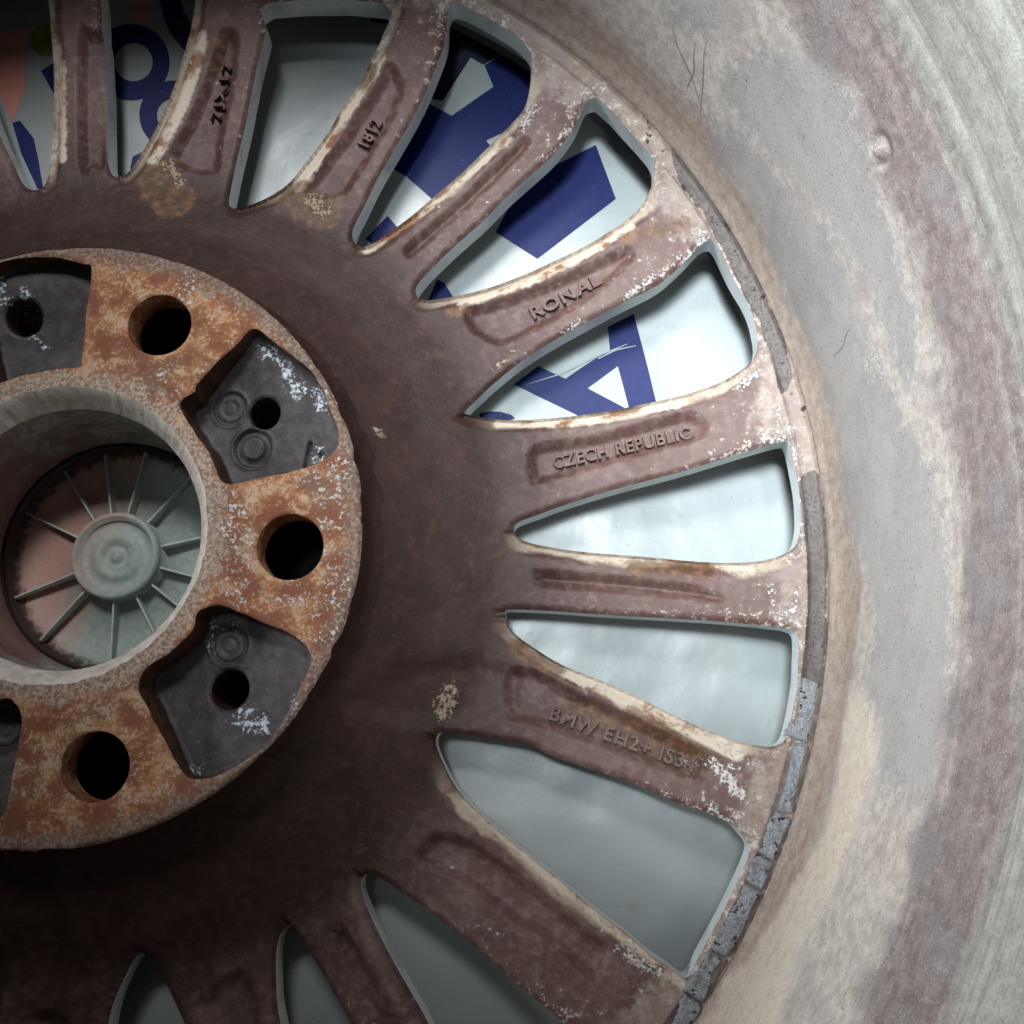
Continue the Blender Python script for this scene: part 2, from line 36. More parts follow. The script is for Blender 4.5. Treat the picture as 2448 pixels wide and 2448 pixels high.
# ---------------------------------------------------------------- small helpers
rng = np.random.default_rng(7)
def smooth(a, b, x):
    t = np.clip((x-a)/(b-a), 0, 1); return t*t*(3-2*t)
def catmull(P, n=4):
    P = A(P, float); o = []
    p0, p1, p2, p3 = np.roll(P, 1, 0), P, np.roll(P, -1, 0), np.roll(P, -2, 0)
    for k in range(n):
        t = k/n
        o.append(0.5*((2*p1)+(-p0+p2)*t+(2*p0-5*p1+4*p2-p3)*t*t+(-p0+3*p1-3*p2+p3)*t**3))
    return np.stack(o, 1).reshape(-1, 2)
def rot2(P, deg):
    a = math.radians(deg); P = A(P)
    return P @ A([[math.cos(a), math.sin(a)], [-math.sin(a), math.cos(a)]])
def sdf(P, poly):
    """signed distance to a closed polygon (negative inside) and the closest point"""
    best = np.full(len(P), 1e9); cp = np.zeros((len(P), 2)); ins = np.zeros(len(P), bool)
    B = np.roll(poly, -1, 0)
    for a, b in zip(poly, B):
        ab = b-a; L = ab@ab
        if L < 1e-12: continue
        t = np.clip(((P-a)@ab)/L, 0, 1); q = a+t[:, None]*ab
        d = ((P-q)**2).sum(1); k = d < best; best[k] = d[k]; cp[k] = q[k]
        if a[1] != b[1]:
            cr = ((a[1] > P[:, 1]) != (b[1] > P[:, 1])) & (P[:, 0] < (b[0]-a[0])*(P[:, 1]-a[1])/(b[1]-a[1])+a[0])
            ins ^= cr
    d = np.sqrt(best); return np.where(ins, -d, d), cp
def sdf_near(P, poly, margin):
    s = np.full(len(P), float(margin)); lo = poly.min(0)-margin; hi = poly.max(0)+margin
    k = np.where(((P > lo) & (P < hi)).all(1))[0]
    if len(k):
        v, _ = sdf(P[k], poly); s[k] = np.minimum(v, margin)
    return s
def caps(P, L):
    """largest (radius - distance) over a list of capsules"""
    s = np.full(len(P), -9.0)
    for x1, y1, x2, y2, r in L:
        a = A([x1, y1]); ab = A([x2-x1, y2-y1]); k = np.where(np.hypot(P[:, 0]-x1, P[:, 1]-y1) < np.hypot(*ab)+r+9)[0]
        if not len(k): continue
        t = np.clip(((P[k]-a)@ab)/(ab@ab+1e-9), 0, 1); q = a+t[:, None]*ab
        s[k] = np.maximum(s[k], r-np.hypot(*(P[k]-q).T))
    return s
class VNoise:
    def __init__(s, seed): s.t = np.random.default_rng(seed).random((64, 64))
    def __call__(s, x, y):
        xi, yi = np.floor(x).astype(int), np.floor(y).astype(int); fx, fy = x-xi, y-yi
        fx = fx*fx*(3-2*fx); fy = fy*fy*(3-2*fy); t = s.t
        g = lambda i, j: t[i % 64, j % 64]
        return (g(xi, yi)*(1-fx)+g(xi+1, yi)*fx)*(1-fy)+(g(xi, yi+1)*(1-fx)+g(xi+1, yi+1)*fx)*fy
vn = VNoise(3)
def fbm(x, y, s, o=3):
    r = 0; a = .5
    for k in range(o): r = r+a*(vn(x*s+k*7.3, y*s+k*3.1)-.5); a *= .5; s *= 2
    return r
def hero(name, parent=None, label=None, cat=None, kind=None, group=None, data=None):
    o = bpy.data.objects.new(name, data); col.objects.link(o)
    if parent is not None: o.parent = parent
    for k, v in (('label', label), ('category', cat), ('kind', kind), ('group', group)):
        if v: o[k] = v
    return o
def mk(name, V, F, mats, parent=None, midx=None, attrs=None, N=None, smooth_=True, **kw):
    """V in wheel millimetres -> one mesh object in metres. F: (n,4) or list of index tuples"""
    V = A(V, float); me = bpy.data.meshes.new(name)
    if isinstance(F, np.ndarray) and F.ndim == 2:
        n, k = F.shape
        me.vertices.add(len(V)); W = V.copy(); W[:, 2] += ZOFF
        me.vertices.foreach_set('co', (W*MM).astype(np.float32).ravel())
        me.loops.add(n*k); me.loops.foreach_set('vertex_index', F.astype(np.int32).ravel())
        me.polygons.add(n); me.polygons.foreach_set('loop_start', (np.arange(n)*k).astype(np.int32))
        me.update(calc_edges=True)
    else:
        W = V.copy(); W[:, 2] += ZOFF
        me.from_pydata([tuple(x) for x in W*MM], [], [tuple(int(i) for i in f) for f in F]); me.update()
    for mt in (mats if isinstance(mats, (list, tuple)) else [mats]): me.materials.append(mt)
    if midx is not None: me.polygons.foreach_set('material_index', A(midx, np.int32))
    me.polygons.foreach_set('use_smooth', np.full(len(me.polygons), smooth_))
    for k, v in (attrs or {}).items():
        a = me.attributes.new(k, 'FLOAT', 'POINT'); a.data.foreach_set('value', np.asarray(v, np.float32))
    if N is not None: me.normals_split_custom_set_from_vertices([tuple(x) for x in N])
    return hero(name, parent, data=me, **kw)
def vnormals(V, F):
    a = V[F[:, 2]]-V[F[:, 0]]; b = V[F[:, 3]]-V[F[:, 1]]; n = np.cross(a, b); N = np.zeros_like(V)
    for k in range(4): np.add.at(N, F[:, k], n)
    return N/(np.linalg.norm(N, axis=1)[:, None]+1e-12)
def lathe(name, prof, mats, parent, n=180, ring=None, attrs=None, **kw):
    th = np.linspace(0, 2*np.pi, n, endpoint=False) if ring is None else ring
    closed = ring is None; n = len(th)
    P = A(prof, float); V = np.stack([P[:, 0][:, None]*np.cos(th), P[:, 0][:, None]*np.sin(th), np.repeat(P[:, 1][:, None], n, 1)], 2).reshape(-1, 3)
    i, j = np.meshgrid(np.arange(len(P)-1), np.arange(n if closed else n-1), indexing='ij')
    j2 = (j+1) % n
    F = np.stack([i*n+j, (i+1)*n+j, (i+1)*n+j2, i*n+j2], 2).reshape(-1, 4)
    return mk(name, V, F, mats, parent, attrs=attrs, **kw)

# ---------------------------------------------------------------- materials
class G:
    """tiny node-graph writer; positions are in millimetres"""
    def __init__(s, name):
        s.m = bpy.data.materials.new(name); s.m.use_nodes = True; s.t = s.m.node_tree; s.n = s.t.nodes
        s.b = s.n['Principled BSDF']
        g = s.n.new('ShaderNodeNewGeometry'); v = s.n.new('ShaderNodeVectorMath'); v.operation = 'SCALE'
        s.t.links.new(g.outputs['Position'], v.inputs[0]); v.inputs['Scale'].default_value = 1000; s.pos = v.outputs[0]
    def L(s, a, sock):
        if isinstance(a, (int, float)): sock.default_value = a
        elif isinstance(a, (tuple, list)): sock.default_value = (*a, 1) if len(sock.default_value) == 4 else a
        else: s.t.links.new(a, sock)
    def noise(s, scale, detail=4, rough=.55, vec=None, dist=0):
        n = s.n.new('ShaderNodeTexNoise'); s.L(vec or s.pos, n.inputs['Vector']); n.inputs['Scale'].default_value = scale
        n.inputs['Detail'].default_value = detail; n.inputs['Roughness'].default_value = rough; n.inputs['Distortion'].default_value = dist
        return n.outputs['Fac']
    def vor(s, scale, vec=None, rnd=1):
        n = s.n.new('ShaderNodeTexVoronoi'); s.L(vec or s.pos, n.inputs['Vector']); n.inputs['Scale'].default_value = scale
        n.inputs['Randomness'].default_value = rnd; return n.outputs['Distance']
    def vcol(s, scale):
        n = s.n.new('ShaderNodeTexVoronoi'); s.L(s.pos, n.inputs['Vector']); n.inputs['Scale'].default_value = scale
        return s.xyz(n.outputs['Color'])[0]
    def xyz(s, v):
        n = s.n.new('ShaderNodeSeparateXYZ'); s.L(v, n.inputs[0]); return n.outputs
    def comb(s, x, y, z):
        n = s.n.new('ShaderNodeCombineXYZ'); s.L(x, n.inputs[0]); s.L(y, n.inputs[1]); s.L(z, n.inputs[2]); return n.outputs[0]
    def at(s, name):
        n = s.n.new('ShaderNodeAttribute'); n.attribute_name = name; return n.outputs['Fac']
    def ma(s, op, a, b=0.0, c=0.0):
        n = s.n.new('ShaderNodeMath'); n.operation = op; s.L(a, n.inputs[0]); s.L(b, n.inputs[1])
        if len(n.inputs) > 2: s.L(c, n.inputs[2])
        return n.outputs[0]
    def ss(s, a, lo, hi):
        n = s.n.new('ShaderNodeMapRange'); n.interpolation_type = 'SMOOTHSTEP'; s.L(a, n.inputs['Value'])
        n.inputs['From Min'].default_value = lo; n.inputs['From Max'].default_value = hi; return n.outputs[0]
    def mix(s, f, a, b):
        n = s.n.new('ShaderNodeMix'); n.data_type = 'RGBA'; s.L(f, n.inputs[0]); s.L(a, n.inputs[6]); s.L(b, n.inputs[7]); return n.outputs[2]
    def mul(s, *a):
        r = a[0]
        for x in a[1:]: r = s.ma('MULTIPLY', r, x)
        return r
    def add(s, *a):
        r = a[0]
        for x in a[1:]: r = s.ma('ADD', r, x)
        return r
    def done(s, colr, rough, height=None, dist=.2, metal=0.0, spec=.5):
        s.L(colr, s.b.inputs['Base Color']); s.L(rough, s.b.inputs['Roughness']); s.L(metal, s.b.inputs['Metallic']); s.L(spec, s.b.inputs['Specular IOR Level'])
        if height is not None:
            b = s.n.new('ShaderNodeBump'); b.inputs['Strength'].default_value = 1; b.inputs['Distance'].default_value = dist*MM
            s.L(height, b.inputs['Height']); s.t.links.new(b.outputs[0], s.b.inputs['Normal'])
        return s.m
def hz(r): return np.interp(r, *HZ)
_r = np.linspace(74, 205, 263); _z = np.interp(_r, [74, 78, 84, 95, 113, 150, 194, 205], [-11, -12.5, -16.5, -22.5, -28.5, -27, -21.5, -21])
_k = np.ones(15)/15; _zs = np.convolve(np.pad(_z, 7, 'edge'), _k, 'valid'); HZ = (_r, _zs)

def mat_spider():
    g = G('brake_dusted_casting')
    edge, side, rad, wh, ru, film, tar, chan = [g.at(x) for x in ('edge', 'side', 'rad', 'white', 'rust', 'film', 'tar', 'chan')]
    n1 = g.noise(.045, 5, .6); n2 = g.noise(.35, 6, .65); n3 = g.noise(1.1, 4, .64); n4 = g.noise(.12, 4, .6)
    base = g.mix(g.ss(n1, .35, .68), (.088, .038, .031), (.120, .066, .056))
    base = g.mix(g.ss(n2, .42, .70), base, (.175, .118, .106))
    base = g.mix(g.mul(g.ss(n3, .60, .72), .5), base, (.25, .19, .175))
    # baked brake dust around the hub
    rr = g.add(rad, g.mul(g.add(n1, -.5), 34.0), g.mul(g.add(n2, -.5), 10.0))
    dust = g.ss(rr, 142, 104)
    dcol = g.mix(g.ss(n4, .35, .65), (.019, .0058, .0040), (.036, .0135, .0095))
    dcol = g.mix(g.mul(g.ss(n2, .5, .75), .5), dcol, (.085, .040, .022))
    base = g.mix(g.mul(dust, .96), base, dcol)
    # outer ring: bare tan metal showing
    ro = g.ss(g.add(rad, g.mul(g.add(n2, -.5), 16.0), g.mul(g.add(n1, -.5), 14.0)), 184, 191)
    tan = g.mix(g.ss(n2, .38, .62), (.225, .165, .135), (.32, .265, .225))
    tan = g.mix(g.mul(g.ss(n1, .5, .62), .8), tan, (.22, .165, .155))
    base = g.mix(g.mul(ro, .9), base, tan)
    # worn casting flash along one edge of every spoke
    e = g.add(edge, g.mul(g.add(n2, -.5), 2.6), g.mul(g.add(n3, -.5), .4), g.mul(g.add(g.noise(.05, 2), -.5), 9.0))
    cream = g.mix(g.ss(n2, .46, .70), (.52, .44, .35), (.36, .25, .17))
    cream = g.mix(g.mul(g.ss(n4, .54, .66), .8), cream, (.22, .12, .07))
    yy = g.xyz(g.pos)[1]
    sA = g.mul(g.ss(e, 3.7, 1.9), g.ss(g.add(yy, g.mul(rad, .3)), -75, -30), g.ss(side, .05, .5), g.ss(rad, 108, 126), g.ss(rad, 193, 184), .8)
    base = g.mix(sA, base, cream)
    cp_ = g.ss(g.add(g.at('lip'), g.mul(g.add(n2, -.5), 3.0), g.mul(g.add(n3, -.5), 1.0)), -.5, .7)
    base = g.mix(cp_, base, g.mix(g.ss(g.noise(.10, 5, .65), .50, .62), g.mix(n2, (.64, .56, .46), (.50, .42, .33)), (.25, .125, .06)))
    # flaking lacquer: pale crumbs near edges and towards the rim
    fl = g.ss(g.add(n3, g.mul(g.add(n2, -.5), .9), g.mul(g.ss(rad, 150, 192), .16), g.mul(g.ss(edge, 7, 0), .13), g.mul(g.ss(side, .1, -.4), .03)), .81, .85)
    fl = g.mul(fl, g.ss(rad, 118, 150))
    base = g.mix(g.mul(fl, .85), base, (.50, .42, .37))
    speck = g.mul(g.ss(rad, 118, 135), g.ss(g.vor(.16), .10, .07), g.ss(n2, .45, .6)); base = g.mix(g.mul(speck, .7), base, (.55, .47, .40))
    # rust stains and white corrosion with outlines of their own
    r_ = g.ss(g.add(ru, g.mul(g.add(n2, -.5), 5.0), g.mul(g.add(n3, -.5), 3.0)), -.6, 1.4)
    base = g.mix(g.mul(r_, .75), base, g.mix(g.ss(n2, .4, .7), (.075, .038, .018), (.22, .105, .045)))
    wv = g.add(g.ma('MINIMUM', wh, 1.5), g.mul(g.add(n2, -.5), 5.0), g.mul(g.add(n3, -.5), 8.5)); w_ = g.ss(wv, .5, 1.7)
    base = g.mix(g.mul(w_, .9), base, g.mix(g.ss(rad, 128, 145), g.mix(n3, (.22, .16, .10), (.42, .35, .25)), g.mix(g.ss(n3, .4, .6), (.46, .41, .37), (.62, .60, .58))))
    # adhesive film in the groove, tar specks
    f_ = g.ss(g.add(film, g.mul(g.add(n2, -.5), 1.2), g.mul(g.add(n3, -.5), .7)), .1, -.15)
    base = g.mix(g.mul(f_, .97), base, g.mix(g.ss(n2, .3, .7), (.050, .038, .035), (.120, .100, .090)))
    base = g.mix(g.mul(f_, g.ss(g.add(n3, g.mul(g.add(n1, -.5), .5)), .66, .70)), base, (.02, .014, .012))
    t_ = g.ss(g.add(tar, g.mul(g.add(n3, -.5), 1.6)), -.05, .15); base = g.mix(t_, base, (.02, .013, .012))
    h = g.add(g.mul(n2, .5), g.mul(n3, .35), g.mul(w_, .5), g.mul(fl, .35), g.mul(g.noise(5, 3), .12), g.mul(f_, -.25))
    rough = g.add(.43, g.mul(n2, .22), g.mul(w_, .15), g.mul(dust, .05))
    return g.done(base, rough, h, .42, spec=.45)
def mat_silver():
    g = G('silver_lacquered_side'); n = g.noise(.08, 3); n2 = g.noise(1.1, 4)
    c_ = g.mix(n, (.50, .54, .545), (.57, .61, .61)); c_ = g.mix(g.mul(g.ss(g.noise(.09, 4), .5, .7), .5), c_, (.24, .24, .22))
    return g.done(c_, g.add(.30, g.mul(n2, .14)), g.mul(n2, .1), .08, spec=.5)
def mat_rust():
    g = G('rusted_mounting_face'); rad, wh, pk = g.at('rad'), g.at('white'), g.at('edge')
    n1 = g.noise(.055, 5, .6); n2 = g.noise(.30, 6, .66, dist=.4); n3 = g.noise(1.0, 4, .68, dist=.6); n4 = g.noise(.15, 4)
    c_ = g.mix(g.ss(n4, .38, .62), (.215, .072, .036), (.35, .150, .060))
    c_ = g.mix(g.ss(n1, .50, .64), c_, (.20, .105, .070))
    c_ = g.mix(g.mul(g.ss(g.add(n3, g.mul(g.add(n4, -.5), .9), g.mul(g.ss(pk, 8, 0), .02)), .49, .66), .85), c_, g.mix(g.ss(n2, .4, .62), (.50, .30, .13), (.55, .40, .30)))
    c_ = g.mix(g.mul(g.ss(n2, .60, .68), .7), c_, (.15, .062, .035))
    rb = g.add(rad, g.mul(g.add(n2, -.5), 9.0), g.mul(g.add(n4, -.5), 10.0))
    gc = g.mix(g.ss(n3, .42, .62), (.13, .088, .068), (.29, .22, .175))
    c_ = g.mix(g.mul(g.ss(rb, 71.5, 76.5), .85), c_, gc); c_ = g.mix(g.ss(rb, 44.0, 41.5), c_, g.mix(g.ss(n3, .4, .6), (.24, .15, .11), (.50, .40, .31)))
    wv = g.add(g.ma('MINIMUM', wh, 1.2), g.mul(g.add(n2, -.5), 6.0), g.mul(g.add(n3, -.5), 14.0)); w_ = g.ss(wv, 1.3, 2.6)
    c_ = g.mix(g.mul(w_, .92), c_, g.mix(g.ss(n2, .40, .62), (.56, .41, .31), (.66, .60, .58)))
    h = g.add(g.mul(n2, .35), g.mul(n3, .65), g.mul(g.noise(4.5, 3), .25), g.mul(w_, .3))
    return g.done(c_, g.add(.58, g.mul(n2, .2)), h, .38, spec=.35)
def mat_pocket():
    g = G('dark_casting_pocket'); wh, fl, rad = g.at('white'), g.at('floor'), g.at('rad')
    n2 = g.noise(.3, 5); n3 = g.noise(.95, 4, .62)
    c_ = g.mix(g.ss(n2, .38, .65), (.042, .035, .037), (.078, .066, .068)); c_ = g.mix(g.mul(g.ss(n3, .6, .68), .5), c_, (.17, .15, .15))
    c_ = g.mix(fl, g.mix(g.ss(n2, .4, .6), (.035, .016, .010), (.085, .038, .022)), c_)
    wv = g.add(g.ma('MINIMUM', wh, 1.2), g.mul(g.add(n2, -.5), 5.0), g.mul(g.add(n3, -.5), 9.5)); w_ = g.ss(wv, .5, 1.9)
    c_ = g.mix(w_, c_, g.mix(g.ss(n3, .42, .6), (.30, .35, .40), (.60, .66, .70)))
    return g.done(c_, g.add(.46, g.mul(n3, .2)), g.add(g.mul(n2, .3), g.mul(n3, .3), g.mul(w_, .5)), .3, spec=.4)
def mat_bore():
    g = G('chalky_bore_edge'); ch = g.at('ch'); x, y, z = g.xyz(g.pos)
    n2 = g.noise(.3, 6, .65, dist=.5); n3 = g.noise(1.4, 5, .7); n1 = g.noise(.06, 3)
    c_ = g.mix(g.ss(n2, .38, .66), (.80, .76, .70), (.62, .54, .45)); c_ = g.mix(g.ss(n3, .6, .68), c_, (.27, .17, .13))
    d_ = g.mix(g.ss(n2, .42, .6), (.24, .22, .205), (.40, .39, .37)); d_ = g.mix(g.mul(g.ss(g.add(n1, g.mul(x, -.010)), .52, .80), .8), d_, (.22, .10, .08))  # reddish reflected light painted into the left of the bore wall
    c_ = g.mix(g.ss(ch, .4, .6), d_, c_)
    return g.done(c_, .55, g.add(g.mul(n2, .5), g.mul(n3, .4)), .4, spec=.4)
def mat_cap():
    g = G('grey_green_plastic'); x, y, z = g.xyz(g.pos); n1 = g.noise(.05, 4); n2 = g.noise(.5, 5); n3 = g.noise(1.5, 4)
    c_ = g.mix(g.ss(n2, .35, .7), (.32, .38, .34), (.40, .46, .42))
    pk = g.ss(g.add(g.mul(x, -.045), g.mul(g.add(n1, -.5), 2.2), g.mul(y, .012)), -.15, .75)  # reddish reflected light put into the colour of the cap's left side
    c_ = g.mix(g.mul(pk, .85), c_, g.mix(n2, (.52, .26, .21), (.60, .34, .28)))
    c_ = g.mix(g.mul(g.ss(n3, .62, .72), .5), c_, (.09, .08, .07))
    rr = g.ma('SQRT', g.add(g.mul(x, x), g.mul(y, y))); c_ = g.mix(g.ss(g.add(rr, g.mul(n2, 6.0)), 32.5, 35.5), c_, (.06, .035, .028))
    return g.done(c_, .55, g.mul(n2, .3), .25, spec=.35)
def mat_barrel():
    g = G('weathered_rim_barrel'); g1, g2, g3, cr, zz, th, wh = [g.at(x) for x in ('grey1', 'grey2', 'grey3', 'cream', 'zz', 'th', 'white')]
    v = g.comb(g.mul(th, 3.6), zz, 0.0)
    n1 = g.noise(.05, 5, .6); n2 = g.noise(.33, 6, .65); n3 = g.noise(1.6, 5, .7); st = g.noise(.16, 5, .6, vec=g.comb(g.mul(th, .35), g.mul(zz, 2.2), 0.0))
    st2 = g.noise(.5, 4, .6, vec=g.comb(g.mul(th, .5), g.mul(zz, 2.0), 0.0))
    zn = g.add(zz, g.mul(g.add(n1, -.5), 26.0), g.mul(g.add(st, -.5), 12.0), g.mul(g.add(n3, -.5), 5.0))
    tan = g.mix(g.ss(n2, .35, .65), (.38, .34, .31), (.52, .48, .435)); tan = g.mix(g.mul(g.ss(n1, .50, .66), .7), tan, (.31, .265, .26))
    low = g.mix(g.ss(g.add(g.mul(st, .35), g.mul(n2, .65)), .38, .62), (.28, .215, .18), (.41, .34, .285)); c_ = g.mix(g.ss(zn, 1, -7), tan, low)
    brown = g.mix(g.ss(g.add(g.mul(st, .30), g.mul(n2, .70)), .36, .66), (.150, .118, .114), (.245, .208, .198)); brown = g.mix(g.mul(g.ss(n1, .5, .62), .5), brown, (.20, .192, .198))
    c_ = g.mix(g.ss(zn, 46, 58), c_, brown)
    far = g.mix(g.ss(n2, .38, .64), (.29, .295, .265), (.37, .38, .345)); far = g.mix(g.mul(g.ss(n3, .56, .68), .6), far, (.20, .185, .17)); bands = g.noise(.42, 3, .6, vec=g.comb(g.mul(th, .05), zz, 0.0)); far = g.mix(g.mul(g.ss(bands, .50, .60), .45), far, (.19, .175, .16))
    c_ = g.mix(g.mul(g.ss(g.add(zz, g.mul(g.add(st, -.5), 16.0), g.mul(g.add(n2, -.5), 6.0)), 69, 79), .93), c_, far)
    wob = g.add(g.mul(g.add(n2, -.5), 12.0), g.mul(g.add(n3, -.5), 9.0), g.mul(g.add(n1, -.5), 14.0))
    gc = g.mix(g.ss(n1, .40, .6), (.265, .265, .272), (.33, .325, .315)); gc = g.mix(g.mul(g.ss(n3, .54, .68), .55), gc, (.43, .40, .36)); gc = g.mix(g.mul(g.ss(n2, .5, .6), .35), gc, (.33, .29, .27))
    gm = g.ss(g.ma('MINIMUM', g.ma('MINIMUM', g1, g2), g3) if False else g.add(g.ma('MINIMUM', g.ma('MINIMUM', g1, g2), g3), wob), 5.0, -5.0)
    c_ = g.mix(g.mul(gm, .82), c_, gc)
    cm = g.ss(g.add(cr, wob), 3.0, -3.0)
    c_ = g.mix(g.mul(cm, .8), c_, g.mix(g.ss(n2, .4, .65), (.66, .60, .49), (.54, .46, .38)))
    # thin pale scum line along the patch border
    ed = g.mul(g.ss(g.ma('ABSOLUTE', g.add(g.ma('MINIMUM', g1, g2), wob)), .5, .15), g.ss(n2, .5, .6)); c_ = g.mix(g.mul(ed, .5), c_, (.62, .60, .56))
    w_ = g.ss(g.add(g.ma('MINIMUM', wh, 1.2), g.mul(g.add(n2, -.5), 6.0), g.mul(g.add(n3, -.5), 12.0)), 1.3, 2.2); c_ = g.mix(w_, c_, (.66, .64, .60))
    # pin holes in the lacquer
    cell = g.vcol(.8); pit = g.mul(g.ss(g.vor(.8), .17, .11), g.ss(cell, .62, .66), g.ss(zz, 90, 40)); pit2 = g.mul(g.ss(g.vor(1.7), .17, .12), g.ss(n2, .46, .56))
    pv = g.vor(.55, vec=g.comb(g.mul(th, 7.0), g.mul(zz, 1.0), 0.0)); 
    c_ = g.mix(g.mul(pit, .75), c_, (.07, .045, .035)); c_ = g.mix(g.mul(pit2, .45), c_, (.12, .09, .08))
    fine = g.mul(g.ss(g.noise(2.2, 4, .75), .55, .66), .38); c_ = g.mix(fine, c_, (.62, .58, .52))
    fine2 = g.mul(g.ss(g.noise(1.8, 4, .75), .45, .35), .50); c_ = g.mix(fine2, c_, (.12, .09, .08))
    h = g.add(g.mul(n2, .35), g.mul(n3, .35), g.mul(st2, .15), g.mul(pit, -.6), g.mul(w_, .6), g.mul(gm, -.1))
    return g.done(c_, g.add(.36, g.mul(n2, .2), g.mul(gm, .08)), h, .30, spec=.5, metal=.12)
def mat_sheet():
    g = G('white_plastic_sheet'); n1 = g.noise(.012, 3); n2 = g.noise(.5, 4); n3 = g.noise(.05, 5, .6)
    c_ = g.mix(g.ss(n1, .3, .7), (.31, .345, .345), (.37, .405, .405)); c_ = g.mix(g.mul(g.ss(n3, .52, .75), .3), c_, (.24, .24, .20))
    sp = g.mul(g.ss(g.vor(.22), .06, .035), g.ss(g.noise(.08, 2), .42, .6)); sp2 = g.mul(g.ss(g.vor(.9), .12, .06), g.ss(g.noise(.045, 4), .60, .68))
    c_ = g.mix(g.mul(sp, .8), c_, (.10, .10, .09)); c_ = g.mix(g.mul(sp2, .5), c_, (.22, .20, .14))
    return g.done(c_, g.add(.29, g.mul(n2, .08)), g.add(g.mul(n1, 9.0), g.mul(n3, .7)), .5, spec=.42)
def mat_flat(name, rgb):
    g = G(name); n = g.noise(.3, 5); n3 = g.noise(1.2, 4)
    c_ = g.mix(g.mul(g.ss(n, .3, .8), .35), rgb, tuple(min(1, x*1.5+.01) for x in rgb)); c_ = g.mix(g.mul(g.ss(n3, .70, .76), .5), c_, (.5, .52, .55))
    return g.done(c_, .5, g.mul(n, .15), .2, spec=.22)
def mat_foam():
    g = G('crumbled_adhesive_foam'); n2 = g.noise(.33, 5, .6); n3 = g.noise(2.4, 4, .7)
    c_ = g.mix(g.ss(n3, .36, .66), (.20, .215, .23), (.46, .49, .52)); c_ = g.mix(g.mul(g.ss(n2, .56, .66), .7), c_, (.20, .17, .17)); c_ = g.mix(g.ss(n2, .41, .36), c_, (.05, .04, .045))
    return g.done(c_, .85, g.add(g.mul(n2, .9), g.mul(n3, 1.0)), .8, spec=.2)
def mat_plain(name, rgb, rough=.6):
    g = G(name); n = g.noise(.4, 4); return g.done(g.mix(n, tuple(x*.7 for x in rgb), tuple(x*1.3 for x in rgb)), rough, n, .2, spec=.3)
M = dict(inner=mat_plain('pale_front_lacquer', (.55, .58, .58), .55), rib=mat_plain('pale_rib_plastic', (.52, .58, .53), .5), sp=mat_spider(), sil=mat_silver(), rust=mat_rust(), pk=mat_pocket(), bore=mat_bore(), cap=mat_cap(), bar=mat_barrel(), sheet=mat_sheet(),
         blue=mat_flat('blue_print', (.0025, .009, .085)), navy=mat_flat('painted_shade_navy', (.012, .013, .032)), pink=mat_flat('salmon_colour', (.62, .26, .20)), green=mat_flat('olive_green_colour', (.22, .27, .03)),  # the navy colour paints shade on the sheet
         foam=mat_foam(), dark=mat_plain('shade_black_inner_metal', (.012, .009, .008), .8), scr=mat_plain('scratch_metal', (.22, .165, .14)), ground=mat_plain('bare_ground', (.12, .11, .10), .9))  # dark: near-black colour standing in for shade deep in the hub

# ---------------------------------------------------------------- ground, sheet, its print and colour patches
def slab(name, x0, y0, x1, y1, z0, z1, mt, **kw):
    V = [(x, y, z) for z in (z0, z1) for x, y in ((x0, y0), (x1, y0), (x1, y1), (x0, y1))]
    F = [(3, 2, 1, 0), (4, 5, 6, 7), (0, 1, 5, 4), (1, 2, 6, 5), (2, 3, 7, 6), (3, 0, 4, 7)]
    return mk(name, V, F, mt, smooth_=False, **kw)
slab('ground', -3000, -3000, 3000, 3000, -80, -49, M['ground'], kind='structure')
sheet = slab('plastic_sheet', -520, -430, 470, 520, -49, -46, M['sheet'], label='white plastic sheet printed with dark blue lettering, spread flat under the wheel', cat='sheet')
def flat_shape(name, polys, mt):
    V = []; F = []
    for poly in polys:
        poly = A(poly); n = len(poly); b = len(V)
        V += [(x, y, -45.9) for x, y in poly]; F.append(tuple(range(b, b+n)))
    return mk(name, V, F, mt, sheet, smooth_=False)
B = DATA['blue']
def ring_print(o, i):
    n = len(o); V = [(x, y, -45.85) for x, y in o]+[(x, y, -45.85) for x, y in i]
    return mk('blue_letter', V, [(k, (k+1) % n, n+(k+1) % n, n+k) for k in range(n)], M['blue'], sheet, smooth_=False)
ring_print(B['r1o'], B['r1i']); 
n_ = len(B['r2o']); V = [(x, y, -45.7) for x, y in B['r2o']]+[(x, y, -45.7) for x, y in B['r2i']]
mk('blue_letter', V, [(k, (k+1) % n_, n_+(k+1) % n_, n_+k) for k in range(n_)], M['blue'], sheet, smooth_=False)
for k in ('a1', 'a2', 'o', 'q', 'w', 'x', 'y', 'z', 'z2', 'e'): flat_shape('blue_letter', [B[k]], M['blue'])
flat_shape('blue_letter', [B['A1'], B['A2']], M['blue'])
for k in ('cr', 'cr2'): q_ = A(B[k]); mk('crease', np.column_stack([q_, np.full(len(q_), -45.55)]), [tuple(range(len(q_)))], M['sheet'], sheet, smooth_=False)
flat_shape('painted_shade_patch', [B['nv']], M['navy'])  # dark shape painting the shade and wall reflection seen in this opening
flat_shape('salmon_patch', [B['pink']], M['pink']); flat_shape('salmon_patch', [B['pink2']], M['pink']); flat_shape('green_patch', [B['green']], M['green'])  # flat salmon and green areas on the sheet

